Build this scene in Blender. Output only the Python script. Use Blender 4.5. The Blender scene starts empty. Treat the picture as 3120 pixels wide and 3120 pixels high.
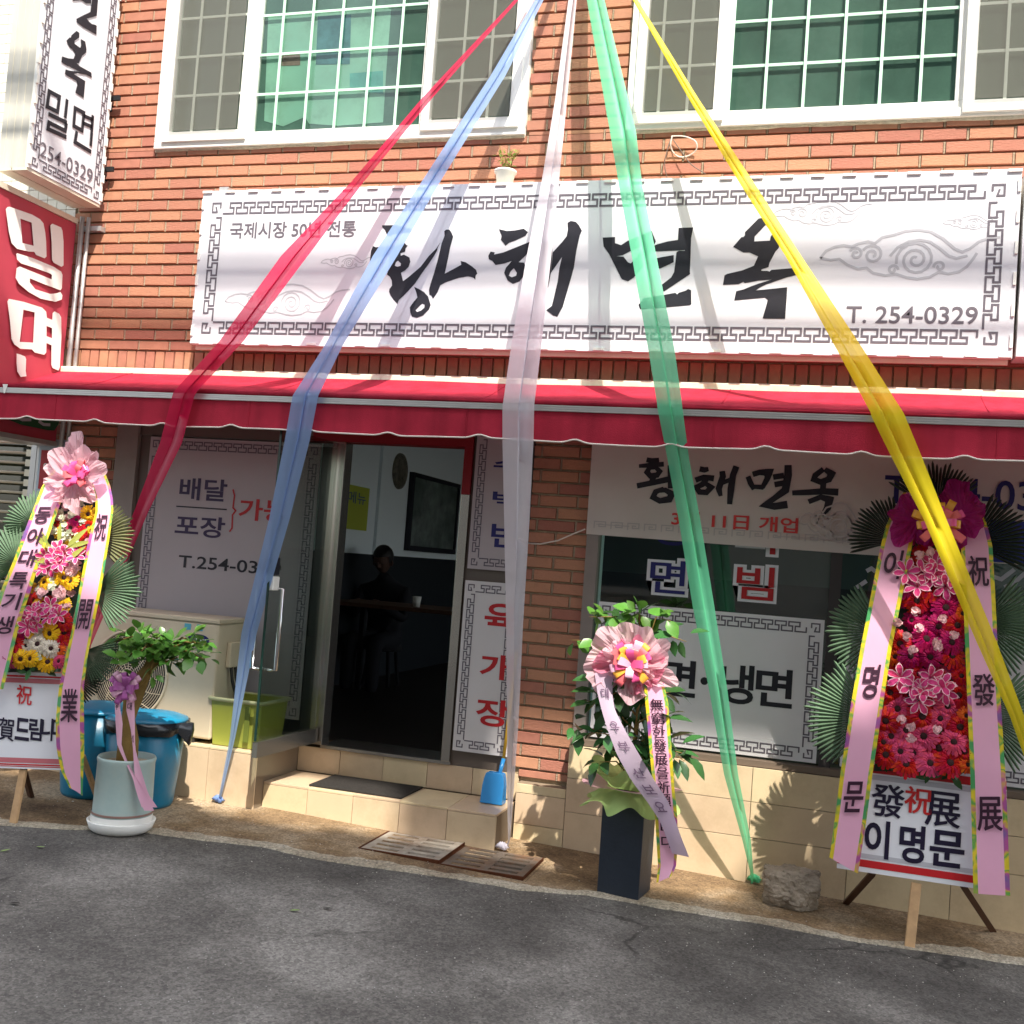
import bpy, bmesh, math, random
import numpy as np
from mathutils import Vector, Matrix, noise
from mathutils.geometry import tessellate_polygon
R_ = random.Random(7)
SC = bpy.context.scene
COL = SC.collection
# ------------------------------------------------------------------ camera
F_PX, YAW, PITCH, ROLL = 3324.55, math.radians(-16.426), math.radians(2.592), math.radians(4.288)
CAM = Vector((0.0, -5.7, 1.43))
_fwd = Vector((math.sin(YAW)*math.cos(PITCH), math.cos(YAW)*math.cos(PITCH), math.sin(PITCH)))
_r0 = Vector((math.cos(YAW), -math.sin(YAW), 0)); _u0 = _r0.cross(_fwd)
_right = math.cos(ROLL)*_r0 + math.sin(ROLL)*_u0
_up = -math.sin(ROLL)*_r0 + math.cos(ROLL)*_u0
cd = bpy.data.cameras.new('camera'); cam = bpy.data.objects.new('camera', cd); COL.objects.link(cam)
cam.matrix_world = Matrix(((_right.x, _up.x, -_fwd.x, CAM.x), (_right.y, _up.y, -_fwd.y, CAM.y), (_right.z, _up.z, -_fwd.z, CAM.z), (0, 0, 0, 1)))
cd.sensor_width = 36; cd.lens = F_PX/3120*36; cd.clip_end = 300; cd.clip_start = 0.05
SC.camera = cam
# ------------------------------------------------------------------ light
SUN = Vector((0.60, -1.0, 1.69)).normalized()      # direction towards the sun
elev = math.asin(SUN.z); azi = math.atan2(SUN.x, SUN.y)
W = bpy.data.worlds.new('World'); SC.world = W; W.use_nodes = True
wn = W.node_tree.nodes; wl = W.node_tree.links
sky = wn.new('ShaderNodeTexSky'); sky.sky_type = 'NISHITA'; sky.sun_disc = False
sky.sun_elevation = elev; sky.sun_rotation = azi; sky.air_density = 1.2; sky.dust_density = 2.5
bg = wn['Background']; bg.inputs['Strength'].default_value = 0.15
hsv = wn.new('ShaderNodeHueSaturation'); hsv.inputs['Saturation'].default_value = .45; wl.new(sky.outputs[0], hsv.inputs['Color']); wl.new(hsv.outputs[0], bg.inputs[0])
sd = bpy.data.lights.new('sun', 'SUN'); sd.energy = 3.3; sd.angle = math.radians(0.55); sd.color = (1.0, 0.93, 0.82)
so = bpy.data.objects.new('sun', sd); COL.objects.link(so); so.rotation_euler = SUN.to_track_quat('Z', 'Y').to_euler()
SC.view_settings.view_transform = 'Standard'; SC.view_settings.look = 'None'
SC.view_settings.exposure = 1.5; SC.view_settings.gamma = 1
SC.view_settings.use_curve_mapping = False
SC.render.engine = 'CYCLES'; SC.cycles.max_bounces = 8; SC.cycles.transparent_max_bounces = 16; SC.cycles.diffuse_bounces = 4

# ------------------------------------------------------------------ geometry helpers
def ray(px, py): return _right*((px-1560)/F_PX) - _up*((py-1560)/F_PX) + _fwd
def at(px, py, Y=0.0):
    d = ray(px, py); return CAM + d*((Y-CAM.y)/d.y)
def atx(px, py, X):
    d = ray(px, py); return CAM + d*((X-CAM.x)/d.x)
def G(x): return -0.035*(x+2.2)
def gnd(px, py):
    d = ray(px, py); n = Vector((.035, 0, 1)); return CAM + d*(-(n.dot(CAM)+.077)/n.dot(d))
def crop(ox, oy, s, pts): return [(ox+x/s, oy+y/s) for x, y in pts]

class MB:
    def __init__(s): s.v = []; s.f = []
    def add(s, vs, fs):
        n = len(s.v); s.v += [tuple(v) for v in vs]; s.f += [tuple(i+n for i in f) for f in fs]; return s
    def box(s, x0, x1, y0, y1, z0, z1):
        return s.add([(x0,y0,z0),(x1,y0,z0),(x1,y1,z0),(x0,y1,z0),(x0,y0,z1),(x1,y0,z1),(x1,y1,z1),(x0,y1,z1)],
                     [(0,3,2,1),(4,5,6,7),(0,1,5,4),(1,2,6,5),(2,3,7,6),(3,0,4,7)])
    def quad(s, a, b, c, d): return s.add([a, b, c, d], [(0,1,2,3)])
    def obox(s, c, ax, ay, az):
        c, ax, ay, az = map(Vector, (c, ax, ay, az))
        vs = [c+ax*i+ay*j+az*k for k in (-1,1) for i, j in ((-1,-1),(1,-1),(1,1),(-1,1))]
        return s.add(vs, [(0,3,2,1),(4,5,6,7),(0,1,5,4),(1,2,6,5),(2,3,7,6),(3,0,4,7)])
    def bar(s, a, b, w, t=None, ref=(0,-1,0)):
        a, b = Vector(a), Vector(b); d = (b-a); r = Vector(ref)
        sx = d.cross(r).normalized(); sy = sx.cross(d).normalized()
        return s.obox((a+b)/2, sx*w/2, sy*(t or w)/2, d/2)
    def tube(s, pts, rad, n=8, cap=True):
        pts = [Vector(p) for p in pts]; rings = []
        rr = rad if isinstance(rad, (list, tuple)) else [rad]*len(pts)
        prev = None
        for i, p in enumerate(pts):
            t = (pts[min(i+1, len(pts)-1)]-pts[max(i-1, 0)]).normalized()
            if prev is None: a = t.orthogonal().normalized()
            else:
                a = prev - t*prev.dot(t); a = a.normalized() if a.length > 1e-6 else t.orthogonal().normalized()
            prev = a; b = t.cross(a)
            rings.append([p + (a*math.cos(2*math.pi*k/n)+b*math.sin(2*math.pi*k/n))*rr[i] for k in range(n)])
        base = len(s.v)
        for r in rings: s.v += [tuple(v) for v in r]
        for i in range(len(pts)-1):
            for k in range(n):
                s.f.append((base+i*n+k, base+i*n+(k+1)%n, base+(i+1)*n+(k+1)%n, base+(i+1)*n+k))
        if cap:
            s.f.append(tuple(base+k for k in reversed(range(n)))); s.f.append(tuple(base+(len(pts)-1)*n+k for k in range(n)))
        return s
    def lathe(s, c, prof, n=32, sx=1, sy=1):
        base = len(s.v)
        for r, z in prof:
            for k in range(n):
                a = 2*math.pi*k/n; s.v.append((c[0]+r*sx*math.cos(a), c[1]+r*sy*math.sin(a), c[2]+z))
        for i in range(len(prof)-1):
            for k in range(n):
                s.f.append((base+i*n+k, base+i*n+(k+1)%n, base+(i+1)*n+(k+1)%n, base+(i+1)*n+k))
        return s
    def poly(s, loops, M=None):
        loops = [[Vector((p[0], p[1], 0)) for p in l] for l in loops]
        tris = tessellate_polygon(loops); flat = [p for l in loops for p in l]
        M = M or (lambda a, b: Vector((a, b, 0)))
        return s.add([M(p.x, p.y) for p in flat], [tuple(t) for t in tris])
    def strip(s, pts, w, M, closed=False):       # flat mitred line of width w in a 2D frame
        P = [Vector(p) for p in pts]; n = len(P); L = []; Rr = []
        for i in range(n):
            ww = (w[i] if isinstance(w, (list, tuple)) else w)/2
            a = P[i-1] if (i > 0 or closed) else None; b = P[(i+1) % n] if (i < n-1 or closed) else None
            d1 = (P[i]-a).normalized() if a is not None else None; d2 = (b-P[i]).normalized() if b is not None else None
            if d1 is None: d1 = d2
            if d2 is None: d2 = d1
            t = d1+d2; t = t.normalized() if t.length > 1e-6 else d1
            nn = Vector((-t.y, t.x)); k = nn.dot(Vector((-d1.y, d1.x))); k = max(k, .45)
            L.append(P[i]+nn*ww/k); Rr.append(P[i]-nn*ww/k)
        m = n if closed else n-1
        vs = [M(p.x, p.y) for p in L]+[M(p.x, p.y) for p in Rr]
        return s.add(vs, [(i, (i+1) % n, n+(i+1) % n, n+i) for i in range(m)])

MESH = {}
def mesh_of(name, mb, mat, smooth=False):
    me = bpy.data.meshes.new(name); me.from_pydata(mb.v, [], mb.f); me.update()
    if mat: me.materials.append(mat)
    if smooth: me.polygons.foreach_set('use_smooth', [True]*len(me.polygons))
    return me
def link(name, data, parent=None, M=None):
    o = bpy.data.objects.new(name, data); COL.objects.link(o)
    if parent is not None:
        o.parent = parent
        pw = WORLD.get(parent.name, Matrix.Identity(4))
        mw = M if M is not None else Matrix.Identity(4)
        o.matrix_local = pw.inverted() @ mw; WORLD[o.name] = mw
    else:
        mw = M if M is not None else Matrix.Identity(4); o.matrix_world = mw; WORLD[o.name] = mw
    return o
WORLD = {}
def obj(name, mb, mat, parent=None, smooth=False, kind=None, label=None, bevel=0, M=None):
    o = link(name, mesh_of(name, mb, mat, smooth), parent, M)
    if kind: o['kind'] = kind
    if label: o['label'] = label
    if bevel:
        b = o.modifiers.new('bevel', 'BEVEL'); b.width = bevel; b.segments = 2; b.limit_method = 'ANGLE'
    return o
def thing(name, label, cat, loc=(0,0,0), group=None):
    o = link(name, None, None, Matrix.Translation(Vector(loc)))
    o['label'] = label; o['category'] = cat
    if group: o['group'] = group
    return o
def tag(o, label, cat, group=None):
    o['label'] = label; o['category'] = cat
    if group: o['group'] = group
    return o

# ------------------------------------------------------------------ materials
def mat(name, col, rough=.7, spec=.3, noise_amt=0, nscale=8, bump=0, bscale=60, metal=0, trans=0, var=0, coat=0, dirt=None, streak=0):
    m = bpy.data.materials.new(name); m.use_nodes = True; nt = m.node_tree; N = nt.nodes; Lk = nt.links
    b = N['Principled BSDF']; b.inputs['Roughness'].default_value = rough; b.inputs['Metallic'].default_value = metal
    b.inputs['Specular IOR Level'].default_value = spec; b.inputs['Base Color'].default_value = (*col, 1)
    if coat: b.inputs['Coat Weight'].default_value = coat; b.inputs['Coat Roughness'].default_value = .1
    tc = N.new('ShaderNodeTexCoord'); out = None
    cs = None
    if noise_amt or var or dirt or streak:
        rgb = N.new('ShaderNodeRGB'); rgb.outputs[0].default_value = (*col, 1); cs = rgb.outputs[0]
    if noise_amt:
        nz = N.new('ShaderNodeTexNoise'); nz.inputs['Scale'].default_value = nscale; nz.inputs['Detail'].default_value = 6; nz.inputs['Roughness'].default_value = .65
        Lk.new(tc.outputs['Object'], nz.inputs['Vector'])
        mr = N.new('ShaderNodeMapRange'); mr.inputs[1].default_value = .25; mr.inputs[2].default_value = .75
        mr.inputs[3].default_value = 1-noise_amt; mr.inputs[4].default_value = 1+noise_amt; Lk.new(nz.outputs[0], mr.inputs[0])
        mx = N.new('ShaderNodeVectorMath'); mx.operation = 'SCALE'; Lk.new(cs, mx.inputs[0]); Lk.new(mr.outputs[0], mx.inputs['Scale']); cs = mx.outputs[0]
    if var:
        oi = N.new('ShaderNodeObjectInfo'); gi = N.new('ShaderNodeNewGeometry'); ad = N.new('ShaderNodeMath'); ad.operation = 'ADD'
        Lk.new(oi.outputs['Random'], ad.inputs[0]); Lk.new(gi.outputs['Random Per Island'], ad.inputs[1])
        fr = N.new('ShaderNodeMath'); fr.operation = 'FRACT'; Lk.new(ad.outputs[0], fr.inputs[0])
        mr = N.new('ShaderNodeMapRange'); mr.inputs[3].default_value = 1-var; mr.inputs[4].default_value = 1+var; Lk.new(fr.outputs[0], mr.inputs[0])
        mx = N.new('ShaderNodeVectorMath'); mx.operation = 'SCALE'; Lk.new(cs, mx.inputs[0]); Lk.new(mr.outputs[0], mx.inputs['Scale']); cs = mx.outputs[0]
        hs = N.new('ShaderNodeHueSaturation'); m2 = N.new('ShaderNodeMapRange'); m2.inputs[3].default_value = .488; m2.inputs[4].default_value = .512
        Lk.new(fr.outputs[0], m2.inputs[0]); Lk.new(m2.outputs[0], hs.inputs['Hue']); Lk.new(cs, hs.inputs['Color']); cs = hs.outputs[0]
    if dirt:
        dc, dscale, damt = dirt
        nz = N.new('ShaderNodeTexNoise'); nz.inputs['Scale'].default_value = dscale; nz.inputs['Detail'].default_value = 8; nz.inputs['Roughness'].default_value = .7
        Lk.new(tc.outputs['Object'], nz.inputs['Vector'])
        mr = N.new('ShaderNodeMapRange'); mr.inputs[1].default_value = .48; mr.inputs[2].default_value = .72; mr.inputs[4].default_value = damt; Lk.new(nz.outputs[0], mr.inputs[0])
        mx = N.new('ShaderNodeMix'); mx.data_type = 'RGBA'; Lk.new(mr.outputs[0], mx.inputs['Factor']); Lk.new(cs, mx.inputs['A']); mx.inputs['B'].default_value = (*dc, 1); cs = mx.outputs['Result']
    if streak:      # weather runs down the surface
        mp = N.new('ShaderNodeMapping'); mp.inputs['Scale'].default_value = (7, 7, .55); Lk.new(tc.outputs['Object'], mp.inputs[0])
        nz = N.new('ShaderNodeTexNoise'); nz.inputs['Scale'].default_value = 1.6; nz.inputs['Detail'].default_value = 6; Lk.new(mp.outputs[0], nz.inputs['Vector'])
        mr = N.new('ShaderNodeMapRange'); mr.inputs[1].default_value = .42; mr.inputs[2].default_value = .68; mr.inputs[3].default_value = 1+streak*.35; mr.inputs[4].default_value = 1-streak; Lk.new(nz.outputs[0], mr.inputs[0])
        mx = N.new('ShaderNodeVectorMath'); mx.operation = 'SCALE'; Lk.new(cs, mx.inputs[0]); Lk.new(mr.outputs[0], mx.inputs['Scale']); cs = mx.outputs[0]
    if cs is not None: Lk.new(cs, b.inputs['Base Color'])
    if bump:
        nz = N.new('ShaderNodeTexNoise'); nz.inputs['Scale'].default_value = bscale; nz.inputs['Detail'].default_value = 4
        Lk.new(tc.outputs['Object'], nz.inputs['Vector']); bp = N.new('ShaderNodeBump'); bp.inputs['Strength'].default_value = bump; bp.inputs['Distance'].default_value = .01
        Lk.new(nz.outputs[0], bp.inputs['Height']); Lk.new(bp.outputs[0], b.inputs['Normal'])
    if trans:   # thin translucent sheet
        tr = N.new('ShaderNodeBsdfTranslucent'); mx = N.new('ShaderNodeMixShader'); mx.inputs[0].default_value = trans
        if cs is not None: Lk.new(cs, tr.inputs[0])
        else: tr.inputs[0].default_value = (*col, 1)
        Lk.new(b.outputs[0], mx.inputs[1]); Lk.new(tr.outputs[0], mx.inputs[2]); Lk.new(mx.outputs[0], N['Material Output'].inputs[0])
    return m
def sheer(name, col, tint, see=.35, trl=.5):
    m = bpy.data.materials.new(name); m.use_nodes = True; nt = m.node_tree; N = nt.nodes; Lk = nt.links; N.clear()
    o = N.new('ShaderNodeOutputMaterial'); d = N.new('ShaderNodeBsdfDiffuse'); t = N.new('ShaderNodeBsdfTranslucent'); p = N.new('ShaderNodeBsdfTransparent')
    d.inputs[0].default_value = (*col, 1); t.inputs[0].default_value = (*col, 1); p.inputs[0].default_value = (*tint, 1)
    tc = N.new('ShaderNodeTexCoord'); nz = N.new('ShaderNodeTexNoise'); nz.inputs['Scale'].default_value = 9
    mp = N.new('ShaderNodeMapping'); mp.inputs['Scale'].default_value = (6, 6, .6); Lk.new(tc.outputs['Object'], mp.inputs[0]); Lk.new(mp.outputs[0], nz.inputs['Vector'])
    mr = N.new('ShaderNodeMapRange'); mr.inputs[3].default_value = see-(.03 if see < .45 else 0); mr.inputs[4].default_value = see+(.03 if see < .45 else 0); Lk.new(nz.outputs[0], mr.inputs[0])
    a = N.new('ShaderNodeMixShader'); a.inputs[0].default_value = trl; Lk.new(d.outputs[0], a.inputs[1]); Lk.new(t.outputs[0], a.inputs[2])
    b = N.new('ShaderNodeMixShader'); Lk.new(mr.outputs[0], b.inputs[0]); Lk.new(a.outputs[0], b.inputs[1]); Lk.new(p.outputs[0], b.inputs[2])
    gl = N.new('ShaderNodeBsdfGlossy'); gl.inputs['Roughness'].default_value = .45; gl.inputs[0].default_value = (.9, .9, .9, 1)
    lw = N.new('ShaderNodeLayerWeight'); lw.inputs[0].default_value = .2; ml = N.new('ShaderNodeMath'); ml.operation = 'MULTIPLY'; ml.inputs[1].default_value = .12; Lk.new(lw.outputs['Facing'], ml.inputs[0])
    c = N.new('ShaderNodeMixShader'); Lk.new(ml.outputs[0], c.inputs[0]); Lk.new(b.outputs[0], c.inputs[1]); Lk.new(gl.outputs[0], c.inputs[2]); Lk.new(c.outputs[0], o.inputs[0])
    return m
def glass(name, tint, refl=.12, rough=.02):
    m = bpy.data.materials.new(name); m.use_nodes = True; nt = m.node_tree; N = nt.nodes; Lk = nt.links; N.clear()
    o = N.new('ShaderNodeOutputMaterial'); g = N.new('ShaderNodeBsdfGlossy'); g.inputs['Roughness'].default_value = rough; p = N.new('ShaderNodeBsdfTransparent')
    p.inputs[0].default_value = (*tint, 1); fr = N.new('ShaderNodeLayerWeight'); fr.inputs[0].default_value = .25
    mr = N.new('ShaderNodeMapRange'); mr.inputs[3].default_value = refl*.5; mr.inputs[4].default_value = min(1, refl*5); Lk.new(fr.outputs['Fresnel'], mr.inputs[0])
    mx = N.new('ShaderNodeMixShader'); Lk.new(mr.outputs[0], mx.inputs[0]); Lk.new(p.outputs[0], mx.inputs[1]); Lk.new(g.outputs[0], mx.inputs[2]); Lk.new(mx.outputs[0], o.inputs[0])
    return m

m_brick = mat('brick_clay', (.43, .195, .130), .85, .15, .14, 16, .35, 8, var=.13, dirt=((.30, .17, .12), 2.2, .40))
m_mortar = mat('mortar', (.42, .33, .22), .95, .1, .25, 30, .6, 150)
m_white = mat('pvc_white', (.80, .80, .76), .45, .4, .05, 5)
m_flex = mat('sign_flex_white', (.70, .70, .745), .5, .3, .03, 3)
m_signback = mat('sign_frame_aluminium', (.66, .62, .50), .45, .5, .1, 6)
m_black = mat('lettering_black', (.018, .018, .026), .5, .3, .2, 30)
m_grey = mat('lettering_grey', (.13, .115, .14), .5, .3)
m_cloud = mat('cloud_print_grey', (.46, .46, .50), .6, .2)
m_navy = mat('lettering_navy', (.02, .02, .14), .5, .3)
m_red_l = mat('lettering_red', (.42, .015, .02), .5, .3)
m_awn = mat('awning_canvas_crimson', (.38, .022, .046), .8, .15, .22, 3.5, .25, 300, trans=.10, streak=.20)
m_trim = mat('awning_white_piping', (.75, .68, .62), .6)
m_alu = mat('aluminium', (.48, .47, .46), .38, .5, .08, 9, metal=.55)
m_cream = mat('cream_painted_metal', (.78, .72, .58), .45, .4, .08, 4, dirt=((.45, .30, .12), 5, .35))
m_steel = mat('stainless_steel', (.40, .38, .35), .22, .5, .05, 3, metal=.9)
m_dark = mat('dark_interior', (.02, .02, .022), .8, .2)
m_tile = mat('beige_tile', (.60, .47, .31), .33, .4, .06, 6, .05, 20, var=.06, dirt=((.30, .20, .11), 4.5, .35))
m_grout = mat('grout', (.22, .17, .12), .95, .1)
m_wtile = mat('white_wall_tile', (.72, .69, .58), .25, .5, .06, 9, var=.05)
m_glass = glass('glass_clear', (.88, .95, .90), .11)
m_glassg = glass('glass_green_tint', (.50, .72, .60), .13, .03)
m_glassu = glass('glass_upper_window', (.84, .94, .89), .10, .02)
m_screen = sheer('insect_screen', (.24, .24, .21), (.9, .9, .9), .5, .3)
m_pinkr = mat('pink_satin', (.80, .42, .58), .55, .3, .05, 3, trans=.2)
m_wood = mat('wood_pale', (.50, .32, .17), .7, .2, .18, 20)
m_woodd = mat('wood_dark', (.10, .05, .03), .7, .2, .2, 20)
m_board = mat('board_white', (.72, .73, .77), .5, .3)
m_boardred = mat('board_red', (.50, .015, .02), .5, .3)
m_leaf = mat('leaf_green', (.09, .22, .035), .28, .5, .15, 30, var=.35, trans=.25)
m_leafd = mat('leaf_dark', (.035, .10, .028), .25, .5, .15, 30, var=.4, trans=.15)
m_palm = mat('palm_leaf_dried', (.115, .19, .115), .5, .3, .18, 16, trans=.12)
m_palmd = mat('palm_leaf_dark', (.022, .034, .022), .5, .3, .18, 16)

def border_mat(name, scale=9):
    m = bpy.data.materials.new(name); m.use_nodes = True; nt = m.node_tree; N = nt.nodes; Lk = nt.links; b = N['Principled BSDF']
    tc = N.new('ShaderNodeTexCoord'); nz = N.new('ShaderNodeTexNoise'); nz.inputs['Scale'].default_value = scale; nz.inputs['Detail'].default_value = 2.5
    cr = N.new('ShaderNodeValToRGB'); e = cr.color_ramp.elements; e[0].position = .36; e[0].color = (.06, .30, .10, 1); e[1].position = .43; e[1].color = (.62, .50, .02, 1)
    for p, c in ((.49, (.72, .55, .03, 1)), (.53, (.08, .33, .07, 1)), (.57, (.62, .45, .03, 1)), (.62, (.45, .08, .28, 1)), (.7, (.2, .1, .3, 1))):
        q = e.new(p); q.color = c
    Lk.new(tc.outputs['Object'], nz.inputs['Vector']); Lk.new(nz.outputs[0], cr.inputs[0]); Lk.new(cr.outputs[0], b.inputs['Base Color'])
    b.inputs['Roughness'].default_value = .3; b.inputs['Metallic'].default_value = .15
    return m
m_edge = border_mat('sash_edge_iridescent')

# asphalt / concrete with larger stains of their own
def ground_mat(name, base, dark, light, speck, crack=False):
    m = bpy.data.materials.new(name); m.use_nodes = True; nt = m.node_tree; N = nt.nodes; Lk = nt.links; b = N['Principled BSDF']; b.inputs['Roughness'].default_value = .85
    b.inputs['Specular IOR Level'].default_value = .25
    tc = N.new('ShaderNodeTexCoord')
    n1 = N.new('ShaderNodeTexNoise'); n1.inputs['Scale'].default_value = 1.5; n1.inputs['Detail'].default_value = 7; n1.inputs['Roughness'].default_value = .62; Lk.new(tc.outputs['Object'], n1.inputs['Vector'])
    r1 = N.new('ShaderNodeValToRGB'); e = r1.color_ramp.elements; e[0].position = .36; e[0].color = (*dark, 1); e[1].position = .62; e[1].color = (*light, 1); q = e.new(.5); q.color = (*base, 1); Lk.new(n1.outputs[0], r1.inputs[0])
    n2 = N.new('ShaderNodeTexNoise'); n2.inputs['Scale'].default_value = 130; n2.inputs['Detail'].default_value = 3; Lk.new(tc.outputs['Object'], n2.inputs['Vector'])
    mr = N.new('ShaderNodeMapRange'); mr.inputs[1].default_value = .3; mr.inputs[2].default_value = .7; mr.inputs[3].default_value = .72; mr.inputs[4].default_value = 1.3; Lk.new(n2.outputs[0], mr.inputs[0])
    sc = N.new('ShaderNodeVectorMath'); sc.operation = 'SCALE'; Lk.new(r1.outputs[0], sc.inputs[0]); Lk.new(mr.outputs[0], sc.inputs['Scale'])
    vo = N.new('ShaderNodeTexVoronoi'); vo.inputs['Scale'].default_value = 55; vo.inputs['Randomness'].default_value = 1; Lk.new(tc.outputs['Object'], vo.inputs['Vector'])
    lt = N.new('ShaderNodeMath'); lt.operation = 'LESS_THAN'; lt.inputs[1].default_value = .13; Lk.new(vo.outputs['Distance'], lt.inputs[0])
    wn_ = N.new('ShaderNodeSeparateColor'); Lk.new(vo.outputs['Color'], wn_.inputs[0]); gt = N.new('ShaderNodeMath'); gt.operation = 'GREATER_THAN'; gt.inputs[1].default_value = .93; Lk.new(wn_.outputs[0], gt.inputs[0])
    mu = N.new('ShaderNodeMath'); mu.operation = 'MULTIPLY'; Lk.new(lt.outputs[0], mu.inputs[0]); Lk.new(gt.outputs[0], mu.inputs[1])
    v2 = N.new('ShaderNodeTexVoronoi'); v2.inputs['Scale'].default_value = 85; Lk.new(tc.outputs['Object'], v2.inputs['Vector'])
    s2 = N.new('ShaderNodeSeparateColor'); Lk.new(v2.outputs['Color'], s2.inputs[0]); m2 = N.new('ShaderNodeMapRange'); m2.inputs[3].default_value = .74; m2.inputs[4].default_value = 1.30; Lk.new(s2.outputs[1], m2.inputs[0])
    x2 = N.new('ShaderNodeVectorMath'); x2.operation = 'SCALE'; Lk.new(sc.outputs[0], x2.inputs[0]); Lk.new(m2.outputs[0], x2.inputs['Scale'])
    n3 = N.new('ShaderNodeTexNoise'); n3.inputs['Scale'].default_value = 2.2; n3.inputs['Detail'].default_value = 5; Lk.new(tc.outputs['Object'], n3.inputs['Vector'])
    a3 = N.new('ShaderNodeVectorMath'); a3.operation = 'MULTIPLY_ADD'; a3.inputs[1].default_value = (.55, .55, .55); Lk.new(n3.outputs['Color'], a3.inputs[0]); Lk.new(tc.outputs['Object'], a3.inputs[2])
    v3 = N.new('ShaderNodeTexVoronoi'); v3.feature = 'DISTANCE_TO_EDGE'; v3.inputs['Scale'].default_value = .55; Lk.new(a3.outputs[0], v3.inputs['Vector'])
    c3 = N.new('ShaderNodeMapRange'); c3.inputs[1].default_value = .002; c3.inputs[2].default_value = .009; c3.inputs[3].default_value = .45; c3.inputs[4].default_value = 1; Lk.new(v3.outputs['Distance'], c3.inputs[0])
    x3 = N.new('ShaderNodeVectorMath'); x3.operation = 'SCALE'; Lk.new(x2.outputs[0], x3.inputs[0]); x3.inputs['Scale'].default_value = 1
    if crack:
        n4 = N.new('ShaderNodeTexNoise'); n4.inputs['Scale'].default_value = .8; Lk.new(tc.outputs['Object'], n4.inputs['Vector'])
        k4 = N.new('ShaderNodeMapRange'); k4.inputs[1].default_value = .50; k4.inputs[2].default_value = .60; k4.inputs[3].default_value = 1; k4.inputs[4].default_value = 0; Lk.new(n4.outputs[0], k4.inputs[0])
        mxx = N.new('ShaderNodeMath'); mxx.operation = 'MAXIMUM'; Lk.new(c3.outputs[0], mxx.inputs[0]); Lk.new(k4.outputs[0], mxx.inputs[1])
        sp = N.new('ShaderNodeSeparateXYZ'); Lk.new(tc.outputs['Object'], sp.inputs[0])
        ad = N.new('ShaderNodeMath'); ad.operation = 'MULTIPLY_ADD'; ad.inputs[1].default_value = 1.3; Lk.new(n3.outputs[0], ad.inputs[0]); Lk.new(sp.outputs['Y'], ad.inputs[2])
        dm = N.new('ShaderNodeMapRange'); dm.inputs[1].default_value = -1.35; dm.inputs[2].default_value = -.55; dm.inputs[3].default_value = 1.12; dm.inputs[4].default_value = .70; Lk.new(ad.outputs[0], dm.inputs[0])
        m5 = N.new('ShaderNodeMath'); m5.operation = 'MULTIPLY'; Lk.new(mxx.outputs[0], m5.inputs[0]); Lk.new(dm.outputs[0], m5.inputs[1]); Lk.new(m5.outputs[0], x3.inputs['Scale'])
    mx = N.new('ShaderNodeMix'); mx.data_type = 'RGBA'; Lk.new(mu.outputs[0], mx.inputs['Factor']); Lk.new(x3.outputs[0], mx.inputs['A']); mx.inputs['B'].default_value = (*speck, 1)
    Lk.new(mx.outputs['Result'], b.inputs['Base Color'])
    bp = N.new('ShaderNodeBump'); bp.inputs['Strength'].default_value = .6; bp.inputs['Distance'].default_value = .004; Lk.new(n2.outputs[0], bp.inputs['Height']); Lk.new(bp.outputs[0], b.inputs['Normal'])
    return m
m_asph = ground_mat('asphalt', (.138, .128, .116), (.088, .081, .074), (.205, .192, .175), (.5, .5, .48), True)
m_conc = ground_mat('concrete_stained', (.20, .135, .075), (.10, .062, .036), (.32, .25, .17), (.5, .45, .35))

# ------------------------------------------------------------------ text
_tc = {}
def text_data(body, off=.012, shear=0):
    k = (body, off, shear)
    if k not in _tc:
        c = bpy.data.curves.new('txt', 'FONT'); c.body = body; c.offset = off; c.shear = shear; c.resolution_u = 4
        o = bpy.data.objects.new('txt', c); COL.objects.link(o)
        me = bpy.data.meshes.new_from_object(o)
        vs = np.array([v.co[:2] for v in me.vertices]); fs = [tuple(p.vertices) for p in me.polygons]
        bpy.data.objects.remove(o); bpy.data.curves.remove(c); bpy.data.meshes.remove(me)
        lo = vs.min(0); hi = vs.max(0); vs = (vs-lo)/(hi-lo)
        _tc[k] = (vs, fs)
    return _tc[k]
def text(mb, body, M, off=.012, shear=0):
    if len(body) == 1 and '\u4e00' <= body <= '\u9fff':     # dense characters: thicken by stacked, slightly shifted sheets
        vs, fs = text_data(body, 0, shear)
        for i, (du, dv) in enumerate(((0, 0), (.014, 0), (-.014, 0), (0, .012), (0, -.012), (.026, .006))): mb.add([M(u+du, v+dv)+Vector((0, -.00025*i, 0)) for u, v in vs], fs)
        return mb
    vs, fs = text_data(body, off, shear); return mb.add([M(u, v) for u, v in vs], fs)
def MY(Y, a, b):     # text frame on the wall-parallel plane Y between two photographed corners (top-left, bottom-right)
    A, B = at(*a, Y), at(*b, Y)
    return lambda u, v: Vector((A.x+(B.x-A.x)*u, Y, B.z+(A.z-B.z)*v))
def rect(Y, x0, x1, z0, z1): return lambda u, v: Vector((x0+(x1-x0)*u, Y, z0+(z1-z0)*v))

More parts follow.
